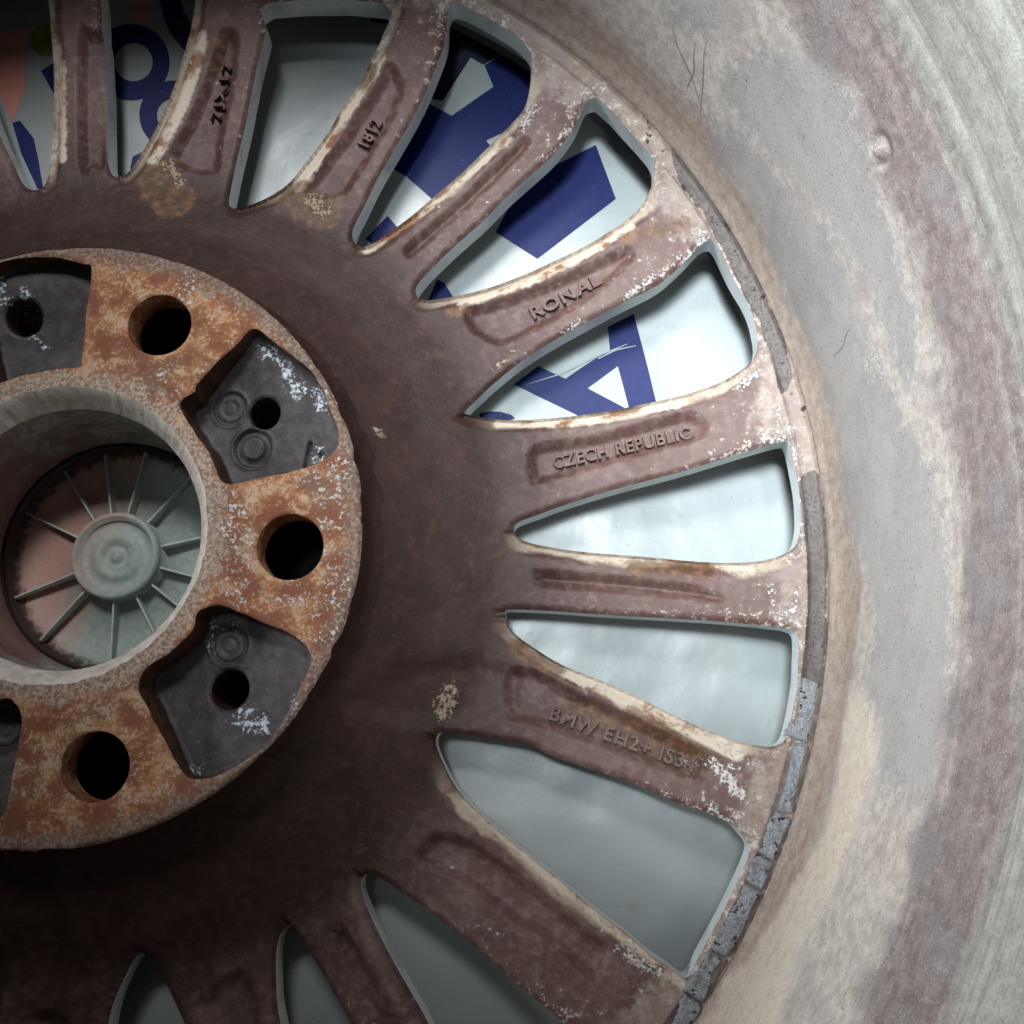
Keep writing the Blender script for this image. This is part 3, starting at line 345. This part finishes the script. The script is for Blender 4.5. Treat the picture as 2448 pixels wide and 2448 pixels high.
# ---------------------------------------------------------------- the wheel
wheel = hero('car_wheel', label='weathered alloy car wheel with rusty hub and brown spokes, lying on the printed sheet', cat='wheel')
SEC = 360/7
known = {int(k): catmull(v, 3) for k, v in DATA['wins'].items()}
wins = {}
for n in range(-9, 12):
    m_ = n; s_ = 0
    while m_ < 2: m_ += 3; s_ += 1
    while m_ > 8: m_ -= 3; s_ -= 1
    if n == 1: m_, s_ = 4, 1
    wins[n] = rot2(known[m_], SEC*s_)
chk = {int(k): catmull(v, 3) for k, v in DATA['chans'].items()}
chans = {}
for n in range(-9, 12):
    m_ = n; s_ = 0
    while m_ < 0: m_ += 3; s_ += 1
    while m_ > 8: m_ -= 3; s_ -= 1
    chans[n] = rot2(chk[m_], SEC*s_)
wc = {n: math.degrees(math.atan2(*(v.mean(0)[::-1]))) for n, v in wins.items()}
ac = lambda a: (a+180) % 360-180
fan = catmull(DATA['fan'], 3); b1 = catmull(DATA['b1'], 2); b2 = catmull(DATA['b2'], 2)

def win_field(P):
    ang = np.degrees(np.arctan2(P[:, 1], P[:, 0])); r = np.hypot(P[:, 0], P[:, 1])
    s = np.full(len(P), 12.0); cp = P.copy()
    for n, poly in wins.items():
        k = np.where((abs(ac(ang-wc[n])) < 17) & (r > 95))[0]
        if not len(k): continue
        d, q = sdf(P[k], poly); b = d < s[k]; kk = k[b]; s[kk] = d[b]; cp[kk] = q[b]
    return s, cp
def chan_field(P):
    ang = np.degrees(np.arctan2(P[:, 1], P[:, 0])); r = np.hypot(P[:, 0], P[:, 1]); s = np.full(len(P), 9.0)
    for n, poly in chans.items():
        a0 = math.degrees(math.atan2(*(poly.mean(0)[::-1])))
        k = np.where((abs(ac(ang-a0)) < 13) & (r > 105) & (r < 196))[0]
        if len(k): d, _ = sdf(P[k], poly); s[k] = np.minimum(s[k], d)
    return s
def surface(P, full=False):
    r = np.hypot(P[:, 0], P[:, 1]); s, cp = win_field(P); ch = chan_field(P)
    th = np.stack([-P[:, 1], P[:, 0]], 1)/(r[:, None]+1e-9); g = cp-P; gl = np.hypot(*g.T)
    side = (g*th).sum(1)/(gl+1e-6)
    nearb = gl < 0.15
    h = hz(r)
    h = h-2.7*smooth(.8, -3.0, ch)
    d = np.clip(s, 0, 12)
    wA = smooth(-.1, .5, side)
    h = h-wA*2.9*np.clip(1-d/4.2, 0, 1)**1.25-(1-wA)*1.1*np.clip(1-d/1.8, 0, 1)**2
    h = h-1.3*smooth(195.0, 195.6, r)*smooth(200.1, 199.6, r)
    h = h-1.5*smooth(1.5, -5.0, sdf_near(P, fan, 9))
    h = h+.9*fbm(P[:, 0]+300, P[:, 1]+300, .03)+.25*fbm(P[:, 0]+300, P[:, 1]+300, .2)
    if not full: return h
    return h, s, side, ch, cp

rs = np.linspace(74.5, 200.2, 236)
ts = np.radians(np.concatenate([np.arange(-66, 101, .17), np.arange(101, 293.9, .5)])); nt = len(ts); nr = len(rs)
RR, TT = np.meshgrid(rs, ts, indexing='ij'); P = np.stack([RR*np.cos(TT), RR*np.sin(TT)], 2).reshape(-1, 2)
s, cp = win_field(P)
i, j = np.meshgrid(np.arange(nr-1), np.arange(nt), indexing='ij'); j2 = (j+1) % nt
Q = np.stack([i*nt+j, (i+1)*nt+j, (i+1)*nt+j2, i*nt+j2], 2).reshape(-1, 4)
def cut(P, Q, s, cp, loops_ok):
    """keep quads outside the openings and pull their rim onto the outline"""
    keep = s[Q].mean(1) > 0
    K = Q[keep]; rem = np.zeros(len(P), bool); rem[Q[~keep].ravel()] = True
    kv = np.zeros(len(P), bool); kv[K.ravel()] = True
    b = rem & kv; P = P.copy(); P[b] = cp[b]
    E = np.concatenate([K[:, [0, 1]], K[:, [1, 2]], K[:, [2, 3]], K[:, [3, 0]]])
    key = np.sort(E, 1); key = key[:, 0]*(len(P)+1)+key[:, 1]
    u, inv, cnt = np.unique(key, return_inverse=True, return_counts=True)
    BE = E[(cnt[inv.ravel()] == 1)]; BE = BE[b[BE[:, 0]] & b[BE[:, 1]]]
    return P, K, BE
def walls(P, h, BE, depths, deep=None):
    """vertical sides hung from the boundary edges"""
    ids = np.unique(BE); mp = {v: k for k, v in enumerate(ids)}
    nn = np.zeros((len(ids), 2)); e = P[BE[:, 1]]-P[BE[:, 0]]; nrm = np.stack([e[:, 1], -e[:, 0]], 1)
    a = A([mp[x] for x in BE[:, 0]]); b = A([mp[x] for x in BE[:, 1]])
    np.add.at(nn, a, nrm); np.add.at(nn, b, nrm); nn /= (np.linalg.norm(nn, axis=1)[:, None]+1e-9)
    V = []; N = []; n = len(ids)
    for dz, off in depths:
        zz = h[ids]+dz; oo = np.full(n, float(off))
        if deep is not None:
            rp = P[ids]/np.hypot(*P[ids].T)[:, None]; wd = smooth(deep[0], deep[1], np.hypot(*P[ids].T))*smooth(.1, .85, -(nn*rp).sum(1)); f = dz/depths[-1][0]; zz = zz*(1-wd)+wd*(h[ids]+(deep[2]-h[ids])*f); oo = oo+wd*deep[3]*f**5
        V.append(np.column_stack([P[ids]+nn*oo[:, None], zz])); N.append(np.column_stack([nn, np.full(n, .05)+(0 if deep is None else 1.6*wd*f**4)]))
    F = []
    for k in range(len(depths)-1):
        F.append(np.stack([b+k*n, a+k*n, a+(k+1)*n, b+(k+1)*n], 1))
    return np.concatenate(V), np.concatenate(F), np.concatenate(N), np.tile(ids, len(depths))
P, K, BE = cut(P, Q, s, cp, None)
h, s, side, ch, cp = surface(P, True)
# direction to the nearest opening for points lying on its outline: take it from the wall normal
V = np.column_stack([P, h]); N = vnormals(V, K)
Vw, Fw, Nw, src = walls(P, h, BE, [(-d_, 0) for d_ in (0, 1.5, 3, 5, 7.5)])
thw = np.stack([-Vw[:, 1], Vw[:, 0]], 1); thw /= np.linalg.norm(thw, axis=1)[:, None]
sidew = (Nw[:, :2]*thw).sum(1); n4 = len(np.unique(BE)); side[src[:n4]] = sidew[:n4]
rad = np.hypot(P[:, 0], P[:, 1])
TTD = np.degrees(np.arctan2(P[:, 1], P[:, 0]))
film = np.minimum(sdf_near(P, b1, 8), sdf_near(P, b2, 8))
att = dict(edge=np.clip(s, 0, 12), side=side, rad=rad, white=caps(P, DATA['w_sp']), rust=caps(P, DATA['r_sp']), film=film, lip=caps(P, DATA['lipc']), tar=np.maximum(caps(P, DATA['tar']), np.where((rad > 195.5) & (TTD > 10) & (TTD < 40), 2.2*fbm(P[:, 0]+400, P[:, 1]+400, .45, 4)-.34, -9)), chan=ch)
def att_of(X, z_above=None):
    h_, s_, sd_, c_, _ = surface(X, True); n = len(X)
    return h_, dict(edge=np.clip(s_, 0, 12), side=sd_, rad=np.hypot(X[:, 0], X[:, 1]), white=np.full(n, -9.), rust=np.full(n, -9.), film=np.full(n, 8.), lip=np.full(n, -9.), tar=np.full(n, -9.), chan=c_)
order = sorted(wins)           # spoke n sits between window n and n+1
def part_id(C):
    r = np.hypot(C[:, 0], C[:, 1]); a = np.degrees(np.arctan2(C[:, 1], C[:, 0])); pid = np.full(len(C), 100)
    best = np.full(len(C), 1e9)
    for n in order:
        nx = n+1 if n+1 in wc else -9
        mid = wc[n]-((wc[n]-wc[nx]) % 360)/2
        d = abs(ac(a-mid)); k = d < best; best[k] = d[k]; pid[k] = n
    pid[r < 113] = 100; pid[r > 190] = 101
    return pid
pq = part_id(P[K].mean(1)); pw = part_id(Vw[Fw][:, :, :2].mean(1))
spokes = {}
def sub(pid, name, **kw):
    f1 = K[pq == pid]; f2 = Fw[pw == pid]
    u1 = np.unique(f1); u2 = np.unique(f2)
    m1 = np.zeros(len(V), int); m1[u1] = np.arange(len(u1)); m2 = np.zeros(len(Vw), int); m2[u2] = np.arange(len(u2))+len(u1)
    VV = np.concatenate([V[u1], Vw[u2]]); FF = np.concatenate([m1[f1], m2[f2]]); NN = np.concatenate([N[u1], Nw[u2]])
    at_ = {k: np.concatenate([v[u1], v[src[u2]]]) for k, v in att.items()}
    return mk(name, VV, FF, [M['sp'], M['sil']], wheel, midx=[0]*len(f1)+[1]*len(f2), attrs=at_, N=NN, **kw)
sub(100, 'hub_disc'); sub(101, 'spoke_ring')
splab = {4: 'spoke with the cast word RONAL', 5: 'spoke with the cast words CZECH REPUBLIC', 7: 'spoke with cast lettering and a rusty cream edge', 2: 'spoke with the cast number 1812', 1: 'spoke with cast size lettering and a cream edge'}
for n in order: spokes[n] = sub(n, 'spoke', label=splab.get(n))

# cast lettering, raised from the spokes
def lettering(txt, a, b, cap_h, parent, lift=1.15, flip=False):
    cu = bpy.data.curves.new('lettering', 'FONT'); cu.body = txt; cu.size = 10; cu.extrude = .62; cu.bevel_depth = .16; cu.bevel_resolution = 1; cu.offset = .15; cu.space_character = 1.12
    o = bpy.data.objects.new('tmp', cu); col.objects.link(o); bpy.context.view_layer.update()
    me = bpy.data.meshes.new_from_object(o.evaluated_get(bpy.context.evaluated_depsgraph_get())); bpy.data.objects.remove(o)
    X = np.zeros(len(me.vertices)*3); me.vertices.foreach_get('co', X); X = X.reshape(-1, 3)
    a = A(a); b = A(b); L = np.hypot(*(b-a)); d = (b-a)/L; up = A([-d[1], d[0]])
    x = (X[:, 0]-X[:, 0].min())/(X[:, 0].max()-X[:, 0].min())*L; y = (X[:, 1]-X[:, 1].min())/(X[:, 1].max()-X[:, 1].min())*cap_h
    W = a+x[:, None]*d+y[:, None]*up; h_, at_ = att_of(W)
    at_['edge'][:] = 12
    Bm = np.column_stack([W, np.ones(len(W))]); h_ = Bm @ np.linalg.lstsq(Bm, h_, rcond=None)[0]     # letters stand on one even plane
    z = h_+lift+X[:, 2]*.9
    F = [tuple(p.vertices) for p in me.polygons]
    return mk('lettering', np.column_stack([W, z]), F, M['sp'], parent, attrs=at_, smooth_=False)
T = DATA['text']
lettering('RONAL', *T['RONAL'], 4.0, spokes[4]); lettering('CZECH REPUBLIC', *T['CZECH REPUBLIC'], 3.9, spokes[5])
lettering('BMW EH2+ IS34', *T['BMW EH2+ IS34'], 4.0, spokes[7]); lettering('1812', *T['1812'], 4.1, spokes[2]); lettering('7JX17', *T['7½Jx17'], 4.3, spokes[1])

# hub mounting face with its pockets and bolt holes
ph = math.degrees(DATA['ph'])
bolts = [A([60*math.cos(math.radians(ph-72*k)), 60*math.sin(math.radians(ph-72*k))]) for k in range(5)]
pk = [catmull(DATA['pk']['b'], 3), catmull(DATA['pk']['c'], 3), rot2(catmull(DATA['pk']['c'], 3), -72), rot2(catmull(DATA['pk']['c'], 3), -144), catmull(DATA['pk']['a'], 3)]
ragged = lambda q, k: q+.35*np.column_stack([fbm(q[:, 0]+50*k, q[:, 1], .9), fbm(q[:, 0], q[:, 1]+50*k, .9)])*2
pk = [ragged(q, k+1) for k, q in enumerate(pk)]
circ = lambda c_, r, n=56: A([(c_[0]+r*math.cos(t), c_[1]+r*math.sin(t)) for t in np.linspace(0, 2*np.pi, n, endpoint=False)])
holes = [circ(b_, 8.5) for b_ in bolts]
def multi(P, polys, margin=9):
    s = np.full(len(P), float(margin)); cp = P.copy(); wh = np.full(len(P), -1)
    for k, poly in enumerate(polys):
        lo = poly.min(0)-margin; hi = poly.max(0)+margin; q = np.where(((P > lo) & (P < hi)).all(1))[0]
        if not len(q): continue
        d, c_ = sdf(P[q], poly); b_ = d < s[q]; s[q[b_]] = d[b_]; cp[q[b_]] = c_[b_]; wh[q[b_]] = k
    return s, cp, wh
rs2 = np.linspace(38.7, 78.1, 92); t2 = np.linspace(0, 2*np.pi, 1100, endpoint=False); n2_ = len(t2)
RR, TT = np.meshgrid(rs2, t2, indexing='ij')
chip = .7*np.clip(fbm(80*np.cos(t2)+100, 80*np.sin(t2)+100, .16, 4)-.02, 0, 1)*4+.25*fbm(80*np.cos(t2)+100, 80*np.sin(t2)+100, .8, 2)
chip2 = .9*fbm(40*np.cos(t2)+100, 40*np.sin(t2)+200, .5, 3)
RR = RR-chip[None]*smooth(70, 78.1, RR)+chip2[None]*smooth(42, 38.7, RR)
P2 = np.stack([RR*np.cos(TT), RR*np.sin(TT)], 2).reshape(-1, 2)
i, j = np.meshgrid(np.arange(len(rs2)-1), np.arange(n2_), indexing='ij'); j2 = (j+1) % n2_
Q2 = np.stack([i*n2_+j, (i+1)*n2_+j, (i+1)*n2_+j2, i*n2_+j2], 2).reshape(-1, 4)
s2, cp2, _ = multi(P2, pk+holes)
P2, K2, BE2 = cut(P2, Q2, s2, cp2, None)
s2, cp2, wh2 = multi(P2, pk+holes); r2 = np.hypot(P2[:, 0], P2[:, 1])
h2 = .18*fbm(P2[:, 0]+200, P2[:, 1]+200, .25)-.35*np.clip(1-s2/.7, 0, 1)**2-.8*smooth(77.2, 78.2, r2)+.12*fbm(P2[:, 0]+200, P2[:, 1], 1.1, 2)
V2 = np.column_stack([P2, h2]); N2 = vnormals(V2, K2)
at2 = dict(rad=r2, white=caps(P2, DATA['w_fl']), edge=s2)
isb = wh2[BE2[:, 0]] >= 5
padp = mk('hub_face', V2, K2, M['rust'], wheel, attrs=at2, N=N2)
def wall_obj(name, be, depths, mt, parent, dark_from=None):
    Vx, Fx, Nx, sx = walls(P2, h2, be, depths)
    n = len(Vx); at_ = dict(rad=np.hypot(Vx[:, 0], Vx[:, 1]), white=np.full(n, -9.), floor=np.zeros(n), edge=np.full(n, 9.))
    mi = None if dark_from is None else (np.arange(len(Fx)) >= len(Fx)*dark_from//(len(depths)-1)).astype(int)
    return mk(name, Vx, Fx, mt, parent, attrs=at_, N=Nx, midx=mi)
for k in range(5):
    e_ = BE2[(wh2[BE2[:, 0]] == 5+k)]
    wall_obj('bolt_hole', e_, [(0, 0), (-2, 0), (-9, 0), (-9.01, -3.0), (-36, -3.0)], [M['rust'], M['dark']], wheel, dark_from=2)  # lower part coloured near-black as the shade inside the hole
def pocket_z(X):
    r = np.hypot(X[:, 0], X[:, 1]); return -10.5+5.0*smooth(50, 77, r)+.25*fbm(X[:, 0]+90, X[:, 1]+90, .12)
smallh = [circ((49.4, 33.7), 4.3, 40), circ((43.9, -39.5), 5.1, 40), rot2(circ((43.9, -39.5), 5.1, 40), -72), rot2(circ((43.9, -39.5), 5.1, 40), -144), circ((-18.2, 61.3), 5.0, 40)]
stamps = [[(39.6, 35.3, 4.1, .5), (46.4, 24.3, 4.7, .8)], [(42.8, -28.3, 4.4, .5)], [tuple(rot2([[42.8, -28.3]], -72)[0])+(4.4, .5)], [tuple(rot2([[42.8, -28.3]], -144)[0])+(4.4, .5)], []]
for k in range(5):
    q = pk[k]; lo = q.min(0)-2; hi = q.max(0)+2; step = .36
    gx = np.arange(lo[0], hi[0], step); gy = np.arange(lo[1], hi[1], step); nx, ny = len(gx), len(gy)
    X = np.stack(np.meshgrid(gx, gy, indexing='ij'), 2).reshape(-1, 2)
    i, j = np.meshgrid(np.arange(nx-1), np.arange(ny-1), indexing='ij')
    Qk = np.stack([i*ny+j, (i+1)*ny+j, (i+1)*ny+j+1, i*ny+j+1], 2).reshape(-1, 4)
    dq, _ = sdf(X, q); Qk = Qk[dq[Qk].mean(1) < .5]
    sh, ch_ = sdf(X, smallh[k]); X, Kk, BEk = cut(X, Qk, sh, ch_, None)
    z = pocket_z(X); dq, _ = sdf(X, q); sh, _ = sdf(X, smallh[k])
    z = z+1.2*np.clip(1+dq/1.6, 0, 1)**2-.7*np.clip(1-sh/.8, 0, 1)**2
    for x_, y_, r_, dp in stamps[k]:
        d = np.hypot(X[:, 0]-x_, X[:, 1]-y_); z = z-1.5*dp*np.exp(-((d-r_)/.42)**2)+.35*np.exp(-((d-r_-.9)/.5)**2)
        if dp > .6: z = z-.9*smooth(r_, r_-.5, d)+.9*smooth(r_-1.2, r_-1.8, d)
        else: z = z-.35*np.exp(-((d-r_*.45)/.35)**2)
    if k == 0:
        for x0, y0, x1, y1 in ((62.5, 24.5, 61.2, 18.5), (65.5, 21.5, 64.3, 18.8)):
            ab = A([x1-x0, y1-y0]); t = np.clip(((X-A([x0, y0]))@ab)/(ab@ab), 0, 1); d = np.hypot(*(X-(A([x0, y0])+t[:, None]*ab)).T); z = z-1.3*np.exp(-(d/.45)**2)+.4*np.exp(-((d-1.0)/.4)**2)
    Vk = np.column_stack([X, z]); Vw_, Fw_, Nw_, sw_ = walls(X, z, BEk, [(0, 0), (-2, 0), (-20, 0)])
    used = np.unique(Kk); mp_ = np.zeros(len(X), int); mp_[used] = np.arange(len(used)); nN = vnormals(Vk, Kk)
    be_ = BE2[(wh2[BE2[:, 0]] == k)]
    ws = walls(P2, h2, be_, [(0, 0), (-1.5, .15), (-13, .9)])
    o1 = len(used); o2 = o1+len(Vw_)
    VV = np.concatenate([Vk[used], Vw_, ws[0]]); FF = np.concatenate([mp_[Kk], Fw_+o1, ws[1]+o2]); NN = np.concatenate([nN[used], Nw_, ws[2]])
    wt = caps(VV[:, :2], DATA['w_pk']); wt[o2:] = -9
    fl_ = np.concatenate([np.ones(o1), np.zeros(len(Vw_)+len(ws[0]))])
    mk('pocket', VV, FF, M['pk'], wheel, attrs=dict(rad=np.hypot(VV[:, 0], VV[:, 1]), white=wt, floor=fl_, edge=np.full(len(VV), 9.)), N=NN)
# outer drop of the mounting face
ro_ = (78.1-chip); zs_ = [(-.6, 0), (-3, .1), (-8, .3), (-10.5, .8), (-12.5, 1.6), (-14.0, 2.7), (-15.5, 3.9), (-17.5, 5.4), (-20.5, 7)]; Vx = []
for kz, (zz_, of_) in enumerate(zs_): rr_ = ro_+of_; Vx.append(np.column_stack([rr_*np.cos(t2), rr_*np.sin(t2), np.full(n2_, zz_)]))
Vx = np.concatenate(Vx); i, j = np.meshgrid(np.arange(8), np.arange(n2_), indexing='ij'); j2 = (j+1) % n2_
mk('hub_side', Vx, np.stack([i*n2_+j, (i+1)*n2_+j, (i+1)*n2_+j2, i*n2_+j2], 2).reshape(-1, 4), M['sp'], wheel,
   attrs=dict(edge=np.full(len(Vx), 12.), side=np.zeros(len(Vx)), rad=np.full(len(Vx), 80.), white=np.full(len(Vx), -9.), rust=np.full(len(Vx), -9.), film=np.full(len(Vx), 8.), lip=np.full(len(Vx), -9.), tar=np.full(len(Vx), -9.), chan=np.full(len(Vx), 9.)))
# bore: chalky chamfer, machined wall, inner lip
Vx = []; cc = []
ri = 38.7+chip2
for dr, zz_, c_ in ((0, .02, 1), (-.5, -.5, 1), (-1.9, -3.2, 1), (-3.5, -6.6, 1), (-3.9, -7.2, .8), (-4.0, -7.8, .1), (-4.1, -16, 0), (-4.1, -20, 0), (-3.7, -21, 0), (-3.7, -30, 0), (-4.3, -31, 0), (-4.5, -34, 0), (-4.8, -38.5, 0)):
    k_ = 1 if zz_ > -7 else .0
    rr_ = 38.7+chip2*k_+dr+(.35*fbm(40*np.cos(t2)+30, 40*np.sin(t2)+zz_*1.3+90, .45) if -8 < zz_ < -.3 else 0)
    Vx.append(np.column_stack([rr_*np.cos(t2), rr_*np.sin(t2), np.full(n2_, zz_)])); cc += [c_]*n2_
nb = len(Vx); Vx = np.concatenate(Vx); i, j = np.meshgrid(np.arange(nb-1), np.arange(n2_), indexing='ij'); j2 = (j+1) % n2_
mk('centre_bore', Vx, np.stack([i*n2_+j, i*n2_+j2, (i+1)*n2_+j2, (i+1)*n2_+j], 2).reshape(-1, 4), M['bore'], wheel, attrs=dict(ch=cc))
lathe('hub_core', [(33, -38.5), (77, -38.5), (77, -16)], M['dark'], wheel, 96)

# centre cap seen through the bore, with ribs
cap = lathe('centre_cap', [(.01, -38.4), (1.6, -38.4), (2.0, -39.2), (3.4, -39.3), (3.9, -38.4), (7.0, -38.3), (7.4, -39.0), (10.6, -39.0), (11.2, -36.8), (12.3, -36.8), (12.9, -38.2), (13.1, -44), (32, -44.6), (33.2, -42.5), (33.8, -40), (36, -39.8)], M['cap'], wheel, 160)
for a_ in (81, 51.5, 13.6, -14.5, -38, -62, -91, -132, -159, 155, 126, 103):
    a_ = math.radians(a_); d = A([math.cos(a_), math.sin(a_)]); q = A([-d[1], d[0]])*.32
    pts = []
    for rr_, zt in ((12.9, -39.6), (20, -40.4), (32.4, -41.6)):
        for sgn, zz_ in ((-1, -45), (-1, zt-.2), (-.5, zt), (.5, zt), (1, zt-.2), (1, -45)):
            x_ = d*rr_+q*sgn; pts.append((x_[0], x_[1], zz_))
    F = [(r_*6+c_, r_*6+c_+1, (r_+1)*6+c_+1, (r_+1)*6+c_) for r_ in range(2) for c_ in range(5)]
    mk('cap_rib', pts, F, M['rib'], cap, smooth_=False)

# barrel of the rim, from the groove up to the rear edge, plus the outer skin down to the front edge
pr = A([(199.9, -23.2), (200.15, -22.2), (200.6, -20.5), (201.6, -17.5), (202.6, -12), (203.3, 0), (203.9, 12), (205.4, 30), (206.4, 44), (207.4, 55), (208.9, 64), (210.6, 71), (211.3, 74), (211.5, 78), (212.2, 81), (212.3, 86), (212.9, 92), (213.3, 97), (214.8, 103), (215.2, 110), (219, 115), (225, 118), (230, 121), (231, 123), (230, 125)])
L_ = np.concatenate([[0], np.cumsum(np.hypot(*np.diff(pr, axis=0).T))]); uu = np.linspace(0, L_[-1], 175)
pz = np.interp(uu, L_, pr[:, 1]); prr = np.interp(uu, L_, pr[:, 0]); kk = np.ones(3)/3
prr[1:-1] = np.convolve(prr, kk, 'valid'); pz[1:-1] = np.convolve(pz, kk, 'valid')
tb = np.radians(np.concatenate([np.arange(-52, 66, .2), np.arange(66, 307.9, 1.0)])); nb_ = len(tb)
RB = prr[:, None]+.35*fbm(np.degrees(tb)[None]*.6+500, pz[:, None]*.5+500, .08)+.12*fbm(np.degrees(tb)[None]*3+500, pz[:, None]+500, .3)
_t0, _z0 = DATA['w_bar'][0][:2]; _dx = (np.degrees(tb)[None]-_t0)*3.6; _dz = pz[:, None]-_z0; _d = np.hypot(_dx, _dz)
RB = RB-1.5*np.exp(-(_d/1.6)**2)+.9*np.exp(-((_d-2.9)/.8)**2)
Vb = np.stack([RB*np.cos(tb), RB*np.sin(tb), np.repeat(pz[:, None], nb_, 1)], 2).reshape(-1, 3)
i, j = np.meshgrid(np.arange(len(uu)-1), np.arange(nb_), indexing='ij'); j2 = (j+1) % nb_
Fb = np.stack([i*nb_+j, i*nb_+j2, (i+1)*nb_+j2, (i+1)*nb_+j], 2).reshape(-1, 4)
TH = np.degrees(np.tile(tb, len(uu))); ZZ = Vb[:, 2]; U = np.column_stack([ac(TH)*3.6, ZZ])
ab_ = dict(zz=ZZ, th=ac(TH))
for k_ in ('grey1', 'grey2', 'grey3', 'cream'):
    q = A(DATA['bar'][k_]); q = catmull(np.column_stack([q[:, 0]*3.6, q[:, 1]]), 2); ab_[k_] = sdf_near(U, q, 12)
ab_['white'] = caps(U, [(t_*3.6, z_, t_*3.6+.01, z_, r_) for t_, z_, r_ in DATA['w_bar']])
barrel = mk('rim_barrel', Vb, Fb, M['bar'], wheel, attrs=ab_)
nq = 360
lathe('rim_skin', [(230, 125), (226, 124), (219, 118), (219, 112), (218, 100), (216, 84), (213, 60), (210, 30), (208, 0), (210, -25), (214, -34), (217, -40), (228, -42), (229, -44), (226, -45.8), (222, -45.6), (214, -45.2), (208, -45), (203, -44.6), (199, -44)], M['bar'], wheel, nq,
      attrs=dict(zz=np.full(20*nq, 60.), th=np.zeros(20*nq), grey1=np.full(20*nq, 12.), grey2=np.full(20*nq, 12.), grey3=np.full(20*nq, 12.), cream=np.full(20*nq, 12.), white=np.full(20*nq, -9.)))
lathe('front_rim_wall', [(206, -26), (202.5, -26), (202.4, -30), (202.2, -36), (202, -41), (201.6, -46.2)], M['inner'], wheel, 720)
# scratches on the barrel
for L in DATA['scr']:
    q = A(L); t_ = np.linspace(0, 1, 24); xs = np.interp(t_, np.linspace(0, 1, len(q)), q[:, 0]); zs = np.interp(t_, np.linspace(0, 1, len(q)), q[:, 1])
    xs = xs+.12*np.sin(t_*9); a_ = np.radians(xs); rr_ = np.interp(zs, pz, prr)-.12
    c_ = np.column_stack([rr_*np.cos(a_), rr_*np.sin(a_), zs]); d = np.gradient(c_, axis=0); nrm = np.column_stack([-np.cos(a_), -np.sin(a_), 0*a_]); w_ = np.cross(d, nrm); w_ /= np.linalg.norm(w_, axis=1)[:, None]
    wd = ((.13 if len(q) > 3 or q[0][0] > 25 else .10)*np.sin(np.pi*t_)*(.6+.8*fbm(t_*9+q[0][0], t_*0, 1.)+.3)+.03)[:, None]; Vs = np.concatenate([c_+w_*wd, c_-w_*wd]); n = len(t_)
    mk('scratch', Vs, [(k_, k_+1, n+k_+1, n+k_) for k_ in range(n-1)], M['scr'], barrel)

# crumbled adhesive foam left in the groove where balance weights were glued
fi = A(DATA['fi']); fo = A(DATA['fo'])
ta = lambda q: np.degrees(np.arctan2(q[:, 1], q[:, 0]))
fth = -ta(fi); fr = np.hypot(*fi.T); gth = -ta(fo); gr = np.hypot(*fo.T)
a0 = 10.6; k_ = 0
while a0 < 62:
    w_ = 2.2+4.2*rng.random(); a1 = a0+w_; na, nb2 = 34, 16
    aa = np.linspace(a0+.01, a1-.02, na); rows = []
    inn = np.interp(aa, fth, fr)+.9*fbm(aa*3+k_*9, aa*0+5, 1.6)*2-.2; outt = np.interp(aa, gth, gr, right=200.2)-.25-1.6*np.clip(fbm(aa*2+k_*5, aa*0+9, .9)+.05, 0, 1)
    if k_ == 1: inn[:] = 196.0
    sk = .5*(rng.random()-.5)
    v_ = np.linspace(0, 1, nb2); RA = inn[None]*(1-v_[:, None])+outt[None]*v_[:, None]; AA = np.radians(-(aa[None]+sk*(v_[:, None]-.5)))
    ex = np.minimum(np.minimum(v_, 1-v_)[:, None]*9, np.minimum(np.linspace(0, 1, na), 1-np.linspace(0, 1, na))[None]*12); ex = np.clip(ex, 0, 1)
    X_ = RA*np.cos(AA); Y_ = RA*np.sin(AA); hh = hz(RA)-1.0+(.2+1.9*np.sqrt(ex))*(.75+.8*fbm(X_+300, Y_+300, .45)) + .5*fbm(X_+100, Y_+300, 1.5)
    dark_hole = smooth(.18, .30, fbm(X_+700, Y_+300, .55, 2)); hh = hh-1.7*dark_hole
    hh[0] -= 1.2; hh[-1] -= 1.2; hh[:, 0] -= 1.2; hh[:, -1] -= 1.2
    Vf = np.stack([X_, Y_, hh], 2).reshape(-1, 3); i, j = np.meshgrid(np.arange(nb2-1), np.arange(na-1), indexing='ij')
    mk('foam_strip', Vf, np.stack([i*na+j, i*na+j+1, (i+1)*na+j+1, (i+1)*na+j], 2).reshape(-1, 4), M['foam'], wheel)
    a0 = a1; k_ += 1
